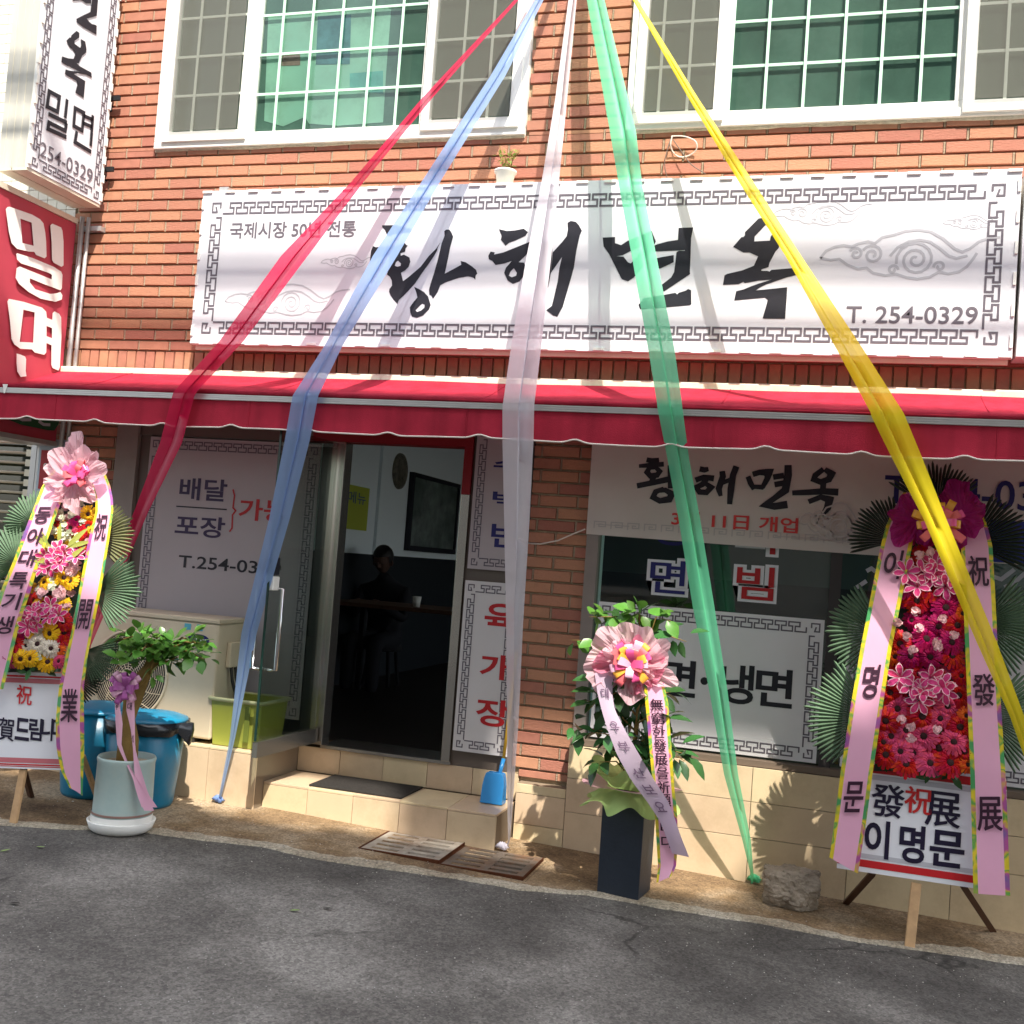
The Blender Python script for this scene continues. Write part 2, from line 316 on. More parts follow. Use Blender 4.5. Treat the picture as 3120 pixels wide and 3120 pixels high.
# ------------------------------------------------------------------ key-fret border in a 2D frame
def fret(mb, x0, z0, x1, z1, p, h, M, th=None):
    th = th or p*.11
    unit = [(0,1),(.8,1),(.8,.45),(.52,.45),(.52,0),(1.32,0),(1.32,.45),(1.0,.45)]
    def side(L, fn):
        n = max(1, round((L-2.2*h)/p)); pp = (L-2.2*h)/n; pts = []
        for i in range(n):
            for a, b in (unit if i < n-1 else unit[:3]+[(.8, .45)]): pts.append(fn(1.1*h+(a+i)*pp, b*h))
        q = [pts[0]]
        for a in pts[1:]:
            if (Vector(a)-Vector(q[-1])).length > 1e-5: q.append(a)
        mb.strip(q, th, M)
    side(x1-x0, lambda s, t: (x0+s, z1-t)); side(x1-x0, lambda s, t: (x0+s, z0+t))
    side(z1-z0, lambda s, t: (x0+t, z0+s)); side(z1-z0, lambda s, t: (x1-t, z0+s))
    for cx, cz, sx, sz in ((x0, z1, 1, -1), (x1, z1, -1, -1), (x0, z0, 1, 1), (x1, z0, -1, 1)):
        mb.strip([(cx+sx*.85*h, cz+sz*.5*h), (cx+sx*.85*h, cz), (cx, cz), (cx, cz+sz*.85*h), (cx+sx*.5*h, cz+sz*.85*h), (cx+sx*.35*h, cz+sz*.35*h)], th, M)

# ================================================================== SETTING
g = MB(); X0, X1, Y0, Y1 = -70, 70, -70, 60
g.quad((X0, Y0, G(X0)*.0+0.9), (X1, Y0, -1.2), (X1, Y1, -1.2), (X0, Y1, .9))
gm = MB()
xs = [-70, -20, -8, -5.4, 3, 8, 20, 70]
def GZ(x): return G(max(-8, min(8, x)))
for a, b in zip(xs, xs[1:]): gm.quad((a, -70, GZ(a)), (b, -70, GZ(b)), (b, 60, GZ(b)), (a, 60, GZ(a)))
obj('asphalt_road', gm, m_asph, kind='structure')
edge = [(-7.5,-1.7),(-4.6,-1.55),(-3.9,-1.5),(-3.58,-1.46),(-3.3,-1.32),(-3.04,-1.16),(-2.74,-1.1),(-2.47,-1.02),(-2.26,-1.04),(-2.08,-1.03),(-1.56,-.92),(-1.25,-.90),(-.97,-.78),(-.57,-.75),(-.14,-.69),(.14,-.69),(.43,-.64),(.89,-.55),(1.6,-.5),(5,-.4)]
cm = MB(); ed = []
for (ax, ay), (bx, by) in zip(edge, edge[1:]):
    n = max(2, int((bx-ax)/.018))
    for i in range(n):
        t = i/n; x = ax+(bx-ax)*t; y = ay+(by-ay)*t + .012*noise.noise(Vector((x*7, 3, 0))) + .009*noise.noise(Vector((x*45, 9, 0)))
        ed.append((x, y))
for (ax, ay), (bx, by) in zip(ed, ed[1:]): cm.quad((ax, ay, G(ax)+.003), (bx, by, G(bx)+.003), (bx, .3, G(bx)+.003), (ax, .3, G(ax)+.003))
obj('concrete_gutter', cm, m_conc, kind='structure')
ce = MB()
for (ax, ay), (bx, by) in zip(ed, ed[1:]):
    wa = .075+.07*noise.noise(Vector((ax*2.3, 1, 7)))+.03*noise.noise(Vector((ax*14, 1, 7))); wb = .075+.07*noise.noise(Vector((bx*2.3, 1, 7)))+.03*noise.noise(Vector((bx*14, 1, 7)))
    ce.quad((ax, ay-.004, G(ax)+.006), (bx, by-.004, G(bx)+.006), (bx, by+max(.01, wb), G(bx)+.006), (ax, ay+max(.01, wa), G(ax)+.006)).quad((ax, ay-.010, G(ax)-.004), (bx, by-.010, G(bx)-.004), (bx, by-.004, G(bx)+.006), (ax, ay-.004, G(ax)+.006))
obj('cement_edge', ce, ground_mat('cement_pale', (.33, .29, .22), (.22, .18, .13), (.42, .38, .31), (.5, .45, .35)), kind='structure')

# ================================================================== BRICK BUILDING
B = thing('brick_building', 'two-storey red brick shop building with white grid windows above a crimson awning', 'building', (-1.3, .3, 0))
wall = MB()
WL, WR, WT = -4.68, 3.2, 7.2
Y_M = .012
wins = [(-4.135, -1.765, 3.79, 5.5), (-1.20, 1.55, 3.79, 5.5)]
def wallbox(x0, x1, z0, z1): wall.box(x0, x1, Y_M, .26, z0, z1)
wallbox(WL, WR, 2.42, 3.79); wallbox(WL, -4.135, 3.79, 5.5); wallbox(-1.765, -1.20, 3.79, 5.5); wallbox(1.55, WR, 3.79, 5.5); wallbox(WL, WR, 5.5, WT)
wallbox(WL, -4.22, .1, 2.42); wallbox(-1.575, -1.25, -.15, 2.42)
wall.box(-4.22, -1.575, Y_M, .26, 2.2, 2.42); wall.box(-1.25, WR, Y_M, .26, 2.2, 2.42)
obj('wall', wall, m_mortar, B)
PITCH_Z, PITCH_X = .0670, .2165
bz0 = at(2320+45*.414, 945*.414).z; bx0 = at(2320+45*.414, 945*.414).x
regions = [(-4.68, 1.9, 3.41, 3.79), (-4.68, -4.14, 3.79, 5.35), (-1.76, -1.205, 3.79, 5.35), (-4.68, -3.60, 2.55, 3.41), (-3.6, 1.9, 2.55, 2.66), (.77, 1.9, 2.6, 3.41),
           (-4.68, -4.22, .3, 2.40), (-1.575, -1.25, .29, 2.40), (1.6, 1.9, 3.79, 5.3)]
bricks = []
def brick_mesh():
    v = MB(); hx, hz, d = .5, .5, 1
    v.add([(-.5,0,-.5),(.5,0,-.5),(.5,0,.5),(-.5,0,.5),(-.485,-1,-.44),(.485,-1,-.44),(.485,-1,.44),(-.485,-1,.44)], [(4,5,6,7),(0,1,5,4),(1,2,6,5),(2,3,7,6),(3,0,4,7)])
    return v
bm_ = brick_mesh()
for (x0, x1, z0, z1) in regions:
    k0 = math.floor((z0-bz0)/PITCH_Z)-1; k1 = math.ceil((z1-bz0)/PITCH_Z)+1
    for k in range(k0, k1):
        zc = bz0 + k*PITCH_Z; za, zb = zc-.0295, zc+.0295
        za2, zb2 = max(za, z0), min(zb, z1)
        if zb2-za2 < .02: continue
        off = bx0+.012*noise.noise(Vector((k*1.7, 0, 0))) + (PITCH_X/2 if k % 2 else 0)
        i0 = math.floor((x0-off)/PITCH_X)-1; i1 = math.ceil((x1-off)/PITCH_X)+1
        for i in range(i0, i1):
            xa = max(off+i*PITCH_X+.005, x0); xb = min(off+(i+1)*PITCH_X-.005, x1)
            if xb-xa < .03: continue
            zj = .0018*noise.noise(Vector((i*3.1, k*2.3, 1)))
            bricks.append(((xa+xb)/2, (za2+zb2)/2+zj, xb-xa, zb2-za2, .020+.004*R_.random(), R_.uniform(-.012, .012)))
jt = MB()
for b_ in bricks: jt.box(b_[0]+b_[2]/2+.0002, b_[0]+b_[2]/2+.0098, -.0035, Y_M-.0005, b_[1]-b_[3]/2, b_[1]+b_[3]/2)
obj('mortar_joints', jt, mat('mortar_pale', (.36, .28, .20), .95, .1, .2, 30, .5, 120), B, kind='stuff')
x = -4.18
while x < 1.86:
    bricks.append((x, 2.487, .058, .117, .018, 0)); x += .0675
for k in range(6): bricks.append((-4.58+k*.0675, 2.487, .058, .117, .018, 0))
def vis(b):
    p = Vector((b[0], 0, b[1]))-CAM; d = p.dot(_fwd); u = p.dot(_right)/d*F_PX; w = -p.dot(_up)/d*F_PX
    return abs(u) < 1600 and abs(w) < 1600, d
vb = sorted([(-b[2]*b[3]/vis(b)[1]**2, b) for b in bricks if vis(b)[0]]); ob = [b for b in bricks if not vis(b)[0]]
bme = mesh_of('brick', bm_, m_brick)
for _, b in vb[:300]:
    link('brick', bme, B, Matrix.Translation((b[0], Y_M+.001, b[1])) @ Matrix.Rotation(b[5], 4, 'Y') @ Matrix.Diagonal((b[2], b[4], b[3], 1)))
rest = MB()
for b in [q[1] for q in vb[300:]]+ob:
    rest.add([(b[0]+v[0]*b[2], Y_M+.001+v[1]*b[4], b[1]+v[2]*b[3]) for v in bm_.v], bm_.f)
obj('bricks', rest, m_brick, B, kind='stuff')

# ---- upper windows
m_green = mat('curtain_green', (.26, .42, .36), .9, .1, .15, 3)
m_film = mat('window_film_green', (.085, .155, .125), .6, .2, .35, 1.6, dirt=((.20, .30, .26), 1.3, .5)); m_filmg = mat('window_film_grey', (.13, .15, .125), .6, .2, .05, 3)
m_greyc = mat('room_dim', (.045, .06, .055), .9, .1)
m_caulk = mat('caulk', (.55, .52, .42), .9, .1, .25, 40, .8, 90)
def upper_window(x0, x1, panes, zb, zt, nm):
    wf = MB()   # outer frame
    wf.box(x0, x1, -.035, .12, zb, zb+.045); wf.box(x0, x1, -.035, .12, zt-.05, zt)
    wf.box(x0, x0+.045, -.034, .12, zb+.045, zt-.05); wf.box(x1-.045, x1, -.034, .12, zb+.045, zt-.05)
    w = obj('window_frame', wf, m_white, B, bevel=.004)
    obj('caulk', MB().tube([(x0+(x1-x0)*i/40, -.012+.004*R_.random(), zb-.006+.006*R_.random()) for i in range(41)], .011, 6), m_caulk, w)
    for (a, b, za, kind, cols, rows, y) in panes:
        s = MB(); fw = .055 if kind != 'mid' else .045; fb = .060 if kind != 'mid' else .05
        s.box(a, b, y, y+.04, za, za+fb); s.box(a, b, y, y+.04, zt-.1, zt-.05)
        s.box(a, a+fw, y+.001, y+.039, za+fb, zt-.1); s.box(b-fw, b, y+.001, y+.039, za+fb, zt-.1)
        so_ = obj('sash', s, m_white, w, bevel=.003)
        ga, gb, gz = a+fw, b-fw, za+fb
        obj('pane', MB().quad((ga, y+.024, gz), (gb, y+.024, gz), (gb, y+.024, zt-.1), (ga, y+.024, zt-.1)), m_glassu, w)
        yb = y+.008
        for c in cols: obj('glazing_bar', MB().box(c-.0075, c+.0075, yb, yb+.006, gz, zt-.1), m_mint if kind == 'mid' else m_grid, w)
        for r in rows: obj('glazing_bar', MB().box(ga, gb, yb+.008, yb+.014, r-.0075, r+.0075), m_mint if kind == 'mid' else m_grid, w)
        obj('window_film', MB().quad((ga, y+.0385, gz), (gb, y+.0385, gz), (gb, y+.0385, zt-.1), (ga, y+.0385, zt-.1)), m_film if kind == 'mid' else m_filmg, w)
        if kind == 'scr':
            obj('insect_screen', MB().quad((ga, y-.012, gz), (gb, y-.012, gz), (gb, y-.012, zt-.1), (ga, y-.012, zt-.1)), m_screen, w)
    obj('curtain', MB().quad((x0, .115, zb), (x1, .115, zb), (x1, .115, zt), (x0, .115, zt)), m_green, w)
    return w
m_mint = mat('glazing_bar_mint', (.52, .78, .62), .5); m_grid = mat('glazing_bar_grey', (.62, .68, .60), .5)
rz = [4.114+.2430*k for k in range(-0, 6)]
def colsx(px, y, n): return [at(p, y).x for p in px]
upper_window(-4.135, -1.765, [
    (-4.075, -3.50, 3.825, 'scr', [at(612, 200).x, at(690, 200).x], [z for z in rz], -.05),
    (-3.52, -2.36, 3.83, 'mid', [at(780+p*.414, 200).x for p in (175, 393, 612, 833, 1055)], rz, -.015),
    (-2.38, -1.80, 3.828, 'scr', [at(1421, 160).x, at(1505, 160).x], rz, -.05)], 3.79, 5.5, 'L')
upper_window(-1.20, 1.55, [
    (-1.16, -.68, 3.815, 'scr', [at(2022, 150).x, at(2108, 150).x], [z+.012 for z in rz], -.05),
    (-.70, .50, 3.83, 'mid', [at(2320+p*.414, 150).x for p in (-215, 48, 330, 610, 890, 1185)], [z+.008 for z in rz], -.015),
    (.49, 1.5, 3.805, 'scr', [at(3068, 120).x, .92, 1.13, 1.34], rz, -.05)], 3.79, 5.5, 'R')
# paper sheets hung behind the left window
pm = mat('newsprint', (.30, .50, .40), .9, .1, .3, 6, dirt=((.12, .30, .25), 3, .5))
pmb = mat('poster_blue', (.08, .20, .22), .7, .2, .4, 9); pmr = mat('poster_red', (.28, .20, .17), .7, .2, .3, 20)
PAPY = .020
pap = MB()
def paper(mb, poly_px, Y): 
    P = [at(x, y, Y) for x, y in poly_px]; mb.poly([[(p.x, p.z) for p in P]], lambda a, b: Vector((a, Y, b)))
paper(pap, crop(780, 0, 2.415, [(90,120),(500,90),(960,55),(995,70),(960,500),(935,900),(600,925),(390,910),(360,860),(200,930),(60,890),(75,500)]), .022)
tag(obj('newspaper_sheets', pap, pm), 'large crumpled newspaper sheets hung inside the upper left window', 'newspaper')
pap2 = MB(); paper(pap2, crop(780, 0, 2.415, [(455,120),(700,105),(690,470),(440,475)]), .0205)
tag(obj('blue_poster', pap2, pmb), 'dark blue poster stuck on the newspaper in the upper left window', 'poster')
pap3 = MB(); paper(pap3, crop(780, 0, 2.415, [(185,385),(325,380),(325,480),(185,485)]), .0205)
tag(obj('red_flyer', pap3, pmr), 'small faded red flyer on the newspaper in the upper left window', 'flyer')
pap4 = MB(); paper(pap4, crop(780, 0, 2.415, [(690,540),(935,520),(935,690),(830,680),(690,640)]), .0205)
tag(obj('teal_flyer', pap4, mat('poster_teal', (.12, .34, .31), .7, .2, .2, 12)), 'teal flyer low on the newspaper in the upper left window', 'flyer')

# ---- plinth of tiles, steps, ledge
def tile_wall(x0, x1, rows, Y, w, nm, off=0, th=.012):
    base = MB().box(x0, x1, Y+th, Y+.28, rows[0]-.1, rows[-1]-.002); o = obj(nm, base, m_grout, B)
    for a, b in zip(rows, rows[1:]):
        x = x0-off
        while x < x1-.005:
            xa, xb = max(x, x0)+.0015, min(x+w, x1)-.0015
            if xb-xa > .02: obj('tile', MB().box(xa, xb, Y, Y+th-.001, a+.0015, b-.0015), m_tile, o, bevel=.0012)
            x += w
    return o
tile_wall(-1.52, -1.25, [-.13, .06, .22, .268], -.085, .42, 'plinth', .1)
tile_wall(-1.25, 3.2, [-.13, .155, .33, .50], -.085, .47, 'plinth', .0)
obj('window_sill', MB().box(-1.25, 3.2, -.07, .1, .502, .532), mat('sill_brown', (.16, .12, .09), .6), B)
st = MB().box(-2.84, -1.53, -.365, .05, -.1, .146); sto = obj('doorstep', st, m_grout, B)
for i in range(5):
    xa = -2.84+i*.262; 
    obj('tile', MB().box(xa+.0015, xa+.2605, -.377, -.366, -.09, .1445), m_tile, sto, bevel=.0012)
    obj('tile', MB().box(xa+.0015, xa+.2605, -.377, -.02, .1465, .158), m_tile, sto, bevel=.0012)
r2 = MB().box(-2.84, -1.53, .012, .6, .05, .30); r2o = obj('threshold', r2, m_grout, B)
for i in range(5):
    xa = -2.84+i*.262
    obj('tile', MB().box(xa+.0015, xa+.2605, 0, .011, .16, .298), m_tile, r2o, bevel=.0012)
obj('sill_plate', MB().box(-2.70, -1.92, -.012, .25, .301, .318), m_steel, B)
lg = MB().box(-5.3, -2.842, -.455, .3, -.05, .308); lgo = obj('ledge', lg, m_grout, B)
for i in range(9):
    xb = -2.842-i*.29
    obj('tile', MB().box(xb-.2885, xb-.0015, -.467, -.456, -.03, .3065), m_tile, lgo, bevel=.0012)
    obj('tile', MB().box(xb-.2885, xb-.0015, -.467, -.002, .309, .320), m_tile, lgo, bevel=.0012)

# ---- ground floor shop front
m_redp = mat('red_painted_board', (.22, .008, .014), .55, .3)
m_postg = mat('post_grey', (.26, .22, .20), .5, .3, .1, 6)
m_brown = mat('frame_brown', (.12, .095, .08), .5, .35)
obj('door_header', MB().box(-2.90, -1.925, -.02, .1, 2.04, 2.2), m_redp, B)
obj('door_jamb', MB().box(-1.975, -1.925, -.018, .08, 1.78, 2.04), m_redp, B)
obj('door_jamb', MB().box(-1.975, -1.925, -.018, .08, .318, 1.78), m_steel, B, bevel=.003)
obj('door_jamb', MB().box(-2.775, -2.69, -.018, .08, .318, 2.04), m_steel, B, bevel=.003)
obj('side_light_frame', MB().box(-2.84, -2.775, -.005, .06, .32, 2.04), mat('frame_dark', (.035, .04, .035), .3, .5), B)
obj('corner_post', MB().box(-4.21, -4.06, -.03, .1, .32, 2.2), m_postg, B)
obj('window_header', MB().box(-4.06, -2.90, -.01, .1, 2.03, 2.2), m_brown, B)
obj('window_post', MB().box(-4.058, -3.985, 0, .1, .32, 2.03), m_brown, B)
obj('window_post', MB().box(-1.249, -1.185, -.03, .06, .532, 2.2), m_postg, B)
obj('window_post', MB().box(0.0, .055, -.02, .06, .532, 2.2), mat('post_dark', (.05, .045, .045), .4), B)
obj('window_header', MB().box(-1.185, 3.2, -.01, .06, 2.12, 2.2), m_brown, B)
obj('window_header', MB().box(-1.925, -1.575, -.005, .08, 2.1, 2.2), m_brown, B)
obj('shop_pane', MB().quad((-3.985, .02, .32), (-2.84, .02, .32), (-2.84, .02, 2.03), (-3.985, .02, 2.03)), m_glass, B)
obj('shop_pane', MB().quad((-1.185, .02, .532), (0, .02, .532), (0, .02, 2.12), (-1.185, .02, 2.12)), m_glassg, B)
obj('shop_pane', MB().quad((.055, .02, .532), (3.1, .02, .532), (3.1, .02, 2.12), (.055, .02, 2.12)), m_glassg, B)
obj('panel_backing', MB().box(-1.925, -1.575, .005, .08, .3, 2.1), m_brown, B)
# interior room
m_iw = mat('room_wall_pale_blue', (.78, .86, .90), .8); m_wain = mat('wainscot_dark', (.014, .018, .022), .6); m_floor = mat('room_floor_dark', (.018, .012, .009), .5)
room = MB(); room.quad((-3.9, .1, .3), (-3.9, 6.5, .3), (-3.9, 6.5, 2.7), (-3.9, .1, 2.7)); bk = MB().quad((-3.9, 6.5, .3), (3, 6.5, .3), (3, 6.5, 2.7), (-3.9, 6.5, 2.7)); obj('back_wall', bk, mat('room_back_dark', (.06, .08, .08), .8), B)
room.quad((3, .1, .3), (3, 6.5, .3), (3, 6.5, 1.4), (3, .1, 1.4)); room.quad((-3.9, .1, 2.7), (3, .1, 2.7), (3, 6.5, 2.7), (-3.9, 6.5, 2.7))  # right wall stops low: unseen opening added to let daylight into the room
R2=1
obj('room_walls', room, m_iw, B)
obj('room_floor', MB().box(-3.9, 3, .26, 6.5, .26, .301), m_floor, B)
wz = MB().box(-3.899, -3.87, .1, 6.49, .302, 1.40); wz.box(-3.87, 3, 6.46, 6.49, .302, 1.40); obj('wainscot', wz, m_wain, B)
obj('pilaster', MB().box(-3.899, -3.87, 3.25, 3.42, 1.402, 2.69), m_iw, B)
obj('inner_wall', MB().box(-1.6, -1.25, .27, .45, .302, 2.69), m_iw, B)
up = MB().box(WL, WR, .26, 6.6, 2.72, 2.9); up.box(WL, WR, 6.51, 6.6, 0, 7.2); up.box(WL, WL+.1, .26, 6.5, 0, 7.2); up.box(WR-.1, WR, .26, 6.5, 0, 1.4).box(WR-.1, WR, .26, 6.5, 2.75, 7.2); up.box(WL, WR, .0, 6.6, 7.2, 7.3)
obj('building_shell', up, mat('render_grey', (.4, .36, .32), .9), B)

# glass door standing open, hinged on the left jamb
D = thing('glass_door', 'frameless glass shop door standing open with a chrome handle', 'door', (-2.72, -.01, .33))
dx, dy0, dy1 = -2.725, -.03, -.66
def dface(y, z): return (dx-.03*(y/dy1), y, z)
gl = MB(); a0, a1 = dface(dy0, .42), dface(dy1, .42)
gl.add([(a0[0]-.005, a0[1], .415), (a1[0]-.005, a1[1], .415), (a1[0]+.005, a1[1], .415), (a0[0]+.005, a0[1], .415),
        (a0[0]-.005, a0[1], 2.03), (a1[0]-.005, a1[1], 2.03), (a1[0]+.005, a1[1], 2.03), (a0[0]+.005, a0[1], 2.03)], [(0,1,5,4),(2,3,7,6),(1,2,6,5),(4,5,6,7)])
obj('glass_leaf', gl, m_glass, D)
obj('edge_strip', MB().box(a1[0]-.006, a1[0]+.006, dy1-.006, dy1-.0005, .42, 2.03), mat('glass_edge_dark', (.01, .03, .025), .2), D)
obj('bottom_rail', MB().add([(a0[0]-.014, dy0, .335), (a1[0]-.014, dy1, .335), (a1[0]+.014, dy1, .335), (a0[0]+.014, dy0, .335), (a0[0]-.014, dy0, .414), (a1[0]-.014, dy1, .414), (a1[0]+.014, dy1, .414), (a0[0]+.014, dy0, .414)],
    [(0,3,2,1),(4,5,6,7),(0,1,5,4),(1,2,6,5),(2,3,7,6),(3,0,4,7)]), m_steel, D)
hx = a1[0]+.05; hz = .98
chrome = mat('chrome', (.75, .75, .76), .08, .6, metal=1)
obj('handle', MB().tube([(hx-.045, -.60, hz+.22), (hx, -.60, hz+.22), (hx, -.60, hz-.20), (hx-.045, -.60, hz-.20)], .011, 8), chrome, D, True)
obj('handle', MB().tube([(hx-.095, -.60, hz+.22), (hx-.14, -.60, hz+.22), (hx-.14, -.60, hz-.20), (hx-.095, -.60, hz-.20)], .011, 8), chrome, D, True)
obj('lock', MB().box(a1[0]-.03, a1[0]+.025, -.655, -.60, 1.27, 1.36), m_black, D, bevel=.004)
obj('lock_cover', MB().box(a1[0]-.03, a1[0]+.025, -.655, -.59, 1.19, 1.262), m_white, D, bevel=.006)

# ================================================================== neighbour on the left
NB = thing('tiled_building', 'neighbouring building faced with small cream tiles at the far left', 'building', (-5.6, .3, 0))
obj('wall', MB().box(-7.5, -4.69, .02, .3, 1.98, 7), m_grout, NB)
tm = MB(); tm.box(0, .070, 0, .008, 0, .062); tme = mesh_of('tile', tm, m_wtile); cnt = 0
trest = MB()
for i in range(32):
    for k in range(70):
        x = -4.695-.0735*(i+1); z = 2.0+k*.0655
        P = Vector((x, 0, z))-CAM; d = P.dot(_fwd); u = P.dot(_right)/d*F_PX; w = -P.dot(_up)/d*F_PX
        if abs(u) < 1600 and 560 > w+1560-30 > -60 and cnt < 299: link('tile', tme, NB, Matrix.Translation((x, .012, z))); cnt += 1
        else: trest.box(x, x+.07, .012, .02, z, z+.062)
obj('tiles', trest, m_wtile, NB, kind='stuff')
obj('shutter_frame', MB().box(-7.4, -4.70, .03, .12, .2, .3), m_white, NB)
obj('shop_pane', MB().quad((-7.4, .1, .3), (-4.72, .1, .3), (-4.72, .1, 1.97), (-7.4, .1, 1.97)), glass('glass_dusty', (.55, .6, .5), .2), NB)
obj('room_dark', MB().box(-7.4, -4.72, .3, .32, .0, 1.97), mat('room_olive', (.12, .12, .08), .9), NB)
m_slat = mat('slat_cream', (.66, .62, .48), .4, .4)
z = .38
while z < 1.95:
    obj('slat', MB().tube([(-6.4, -.02, z), (-4.86, -.02, z)], .0085, 8), m_slat, NB, True); 
    obj('slat_clip', MB().box(-4.86, -4.82, -.03, -.01, z-.02, z+.022), m_slat, NB); z += .0625
obj('grille_post', MB().box(-4.82, -4.78, -.035, 0, .3, 1.97), m_alu, NB)
obj('base_wall', MB().box(-7.5, -4.69, .02, .25, -.1, .2), mat('cement_old', (.22, .19, .16), .9, .1, .3, 8, .5, 30), NB)
ss = thing('small_red_sign', 'small red shop notice on an aluminium post beside the slatted grille', 'sign', (-4.66, -.05, 1.7))
obj('post', MB().box(-4.755, -4.735, -.06, -.04, 1.2, 2.05), m_alu, ss)
obj('sign_plate', MB().box(-4.735, -4.55, -.065, -.055, 1.50, 1.97), mat('plate_pale', (.42, .50, .56), .5), ss)
obj('red_face', MB().box(-4.715, -4.56, -.069, -.066, 1.66, 1.90), mat('plate_red', (.40, .02, .03), .5), ss)
tmb = MB(); text(tmb, '예식', rect(-.071, -4.69, -4.565, 1.765, 1.825)); obj('lettering', tmb, m_white, ss)
tmb = MB(); text(tmb, '527', rect(-.067, -4.73, -4.64, 1.57, 1.62)); obj('lettering', tmb, m_navy, ss)

# ================================================================== SIGNS
Y_S = -.185
S = thing('fascia_sign', 'wide white restaurant fascia sign with black brush lettering and key-pattern border', 'sign', (-1.44, -.1, 2.56))
sx0, sx1, sz0, sz1 = -3.655, .758, 2.555, 3.462
obj('sign_box', MB().box(sx0+.012, sx1-.012, Y_S+.03, -.02, sz0+.01, sz1-.01), m_signback, S)
fm = MB(); nx, nz = 60, 12
for i in range(nx+1):
    for k in range(nz+1):
        u, v = i/nx, k/nz; fm.v.append((sx0+(sx1-sx0)*u, Y_S-.001*math.sin(math.pi*v), sz0+(sz1-sz0)*v))
for i in range(nx):
    for k in range(nz): a = i*(nz+1)+k; fm.f.append((a, a+nz+1, a+nz+2, a+1))
obj('sign_face', fm, m_flex, S, True)
obj('edge_frame', MB().box(sx0, sx1, Y_S+.004, Y_S+.03, sz0, sz0+.014).box(sx0, sx1, Y_S+.004, Y_S+.03, sz1-.014, sz1).box(sx0, sx0+.014, Y_S+.004, Y_S+.03, sz0+.014, sz1-.014).box(sx1-.014, sx1, Y_S+.004, Y_S+.03, sz0+.014, sz1-.014), m_white, S)
obj('bottom_channel', MB().box(sx0+.013, sx1-.013, -.148, -.13, sz0-.024, sz0+.009), m_cream, S)
obj('bracket', MB().box(sx0+.08, sx0+.14, -.15, 0, sz1-.005, sz1+.035), m_alu, S)
clip = mesh_of('clip', MB().box(-.031, .031, -.0055, .006, -.007, .007), m_white)
nclip = 30
for i in range(nclip):
    x = sx0+.03+(sx1-sx0-.06)*i/(nclip-1)
    link('clip', clip, S, Matrix.Translation((x, Y_S-.003, sz1-.008))); link('clip', clip, S, Matrix.Translation((x, Y_S-.004, sz0+.010)) @ Matrix.Diagonal((.9, .6, .9, 1)))
for i in range(6):
    z = sz0+.08+(sz1-sz0-.16)*i/5
    for x in (sx0+.008, sx1-.008): link('clip', clip, S, Matrix.Translation((x, Y_S-.003, z)) @ Matrix.Rotation(math.pi/2, 4, 'Y'))
YL = Y_S-.0026
ML = lambda a, b: Vector((a, YL, b))
fb = MB(); fret(fb, sx0+.072, sz0+.068, sx1-.072, sz1-.075, .0905, .062, ML); obj('key_border', fb, m_grey, S)
def px2(pts, Y): 
    out = []
    for x, y in pts: p = at(x, y, Y); out.append((p.x, p.z))
    return out
def glyph(mb, Y, crop_, *loops):
    mb.poly([px2(crop(*crop_, l), Y) for l in loops], lambda a, b: Vector((a, Y, b)))
c4, c5, c6, c7 = (1100, 650, 3.864), (1500, 650, 3.864), (1900, 650, 3.864), (2150, 600, 6.44)
L1 = MB()
glyph(L1, YL, c4, [(248,140),(400,138),(460,150),(585,180),(595,215),(560,222),(470,228),(390,238),(345,262),(310,262),(282,195),(250,165)])
glyph(L1, YL, c4, [(105,580),(108,520),(118,440),(140,385),(175,400),(240,393),(330,385),(430,372),(515,350),(535,375),(550,380),(525,410),(520,450),(465,470),(468,500),(505,485),(570,520),(580,570),(560,630),(520,670),(470,700),(495,798),(560,750),(700,630),(800,500),(880,420),(935,340),(905,400),(895,440),(860,500),(800,590),(720,700),(640,820),(560,910),(500,970),(445,1020),(428,1065),(385,1020),(345,960),(330,920),(335,890),(365,850),(362,790),(340,745),(305,720),(320,660),(330,590),(345,520),(330,490),(240,510),(180,540),(130,555)],
      [(398,618),(410,575),(435,556),(470,590),(465,618),(430,628)])
glyph(L1, YL, c4, [(980,210),(1000,192),(1040,190),(1065,225),(1085,275),(1070,330),(1050,400),(1025,530),(985,710),(1080,660),(1180,605),(1172,560),(1230,575),(1300,620),(1355,665),(1368,710),(1350,730),(1345,780),(1320,755),(1260,740),(1150,760),(1000,810),(935,845),(900,930),(848,1005),(825,965),(805,960),(800,900),(815,840),(860,700),(900,560),(950,350),(985,260)])
glyph(L1, YL, c4, [(625,865),(680,890),(740,925),(790,980),(820,1080),(800,1130),(730,1200),(660,1228),(600,1215),(580,1170),(575,1105),(620,1040),(665,990),(650,930)], [(640,1140),(690,1090),(720,1062),(748,1075),(745,1110),(705,1145),(660,1160)])
glyph(L1, YL, c5, [(78,185),(170,208),(270,200),(370,180),(420,220),(390,265),(280,315),(200,345),(155,380),(130,345),(100,310),(110,265)])
glyph(L1, YL, c5, [(-47,500),(-20,450),(30,460),(20,485),(130,460),(280,400),(440,335),(520,315),(570,345),(510,400),(440,450),(310,575),(370,580),(405,640),(370,740),(320,800),(242,830),(180,790),(140,700),(160,640),(230,560),(140,590),(38,608),(0,560),(-40,540)], [(195,735),(210,690),(253,645),(290,700),(280,735),(230,752)])
glyph(L1, YL, c5, [(600,330),(660,320),(700,370),(706,440),(690,700),(660,860),(620,960),(585,900),(575,760),(590,560)])
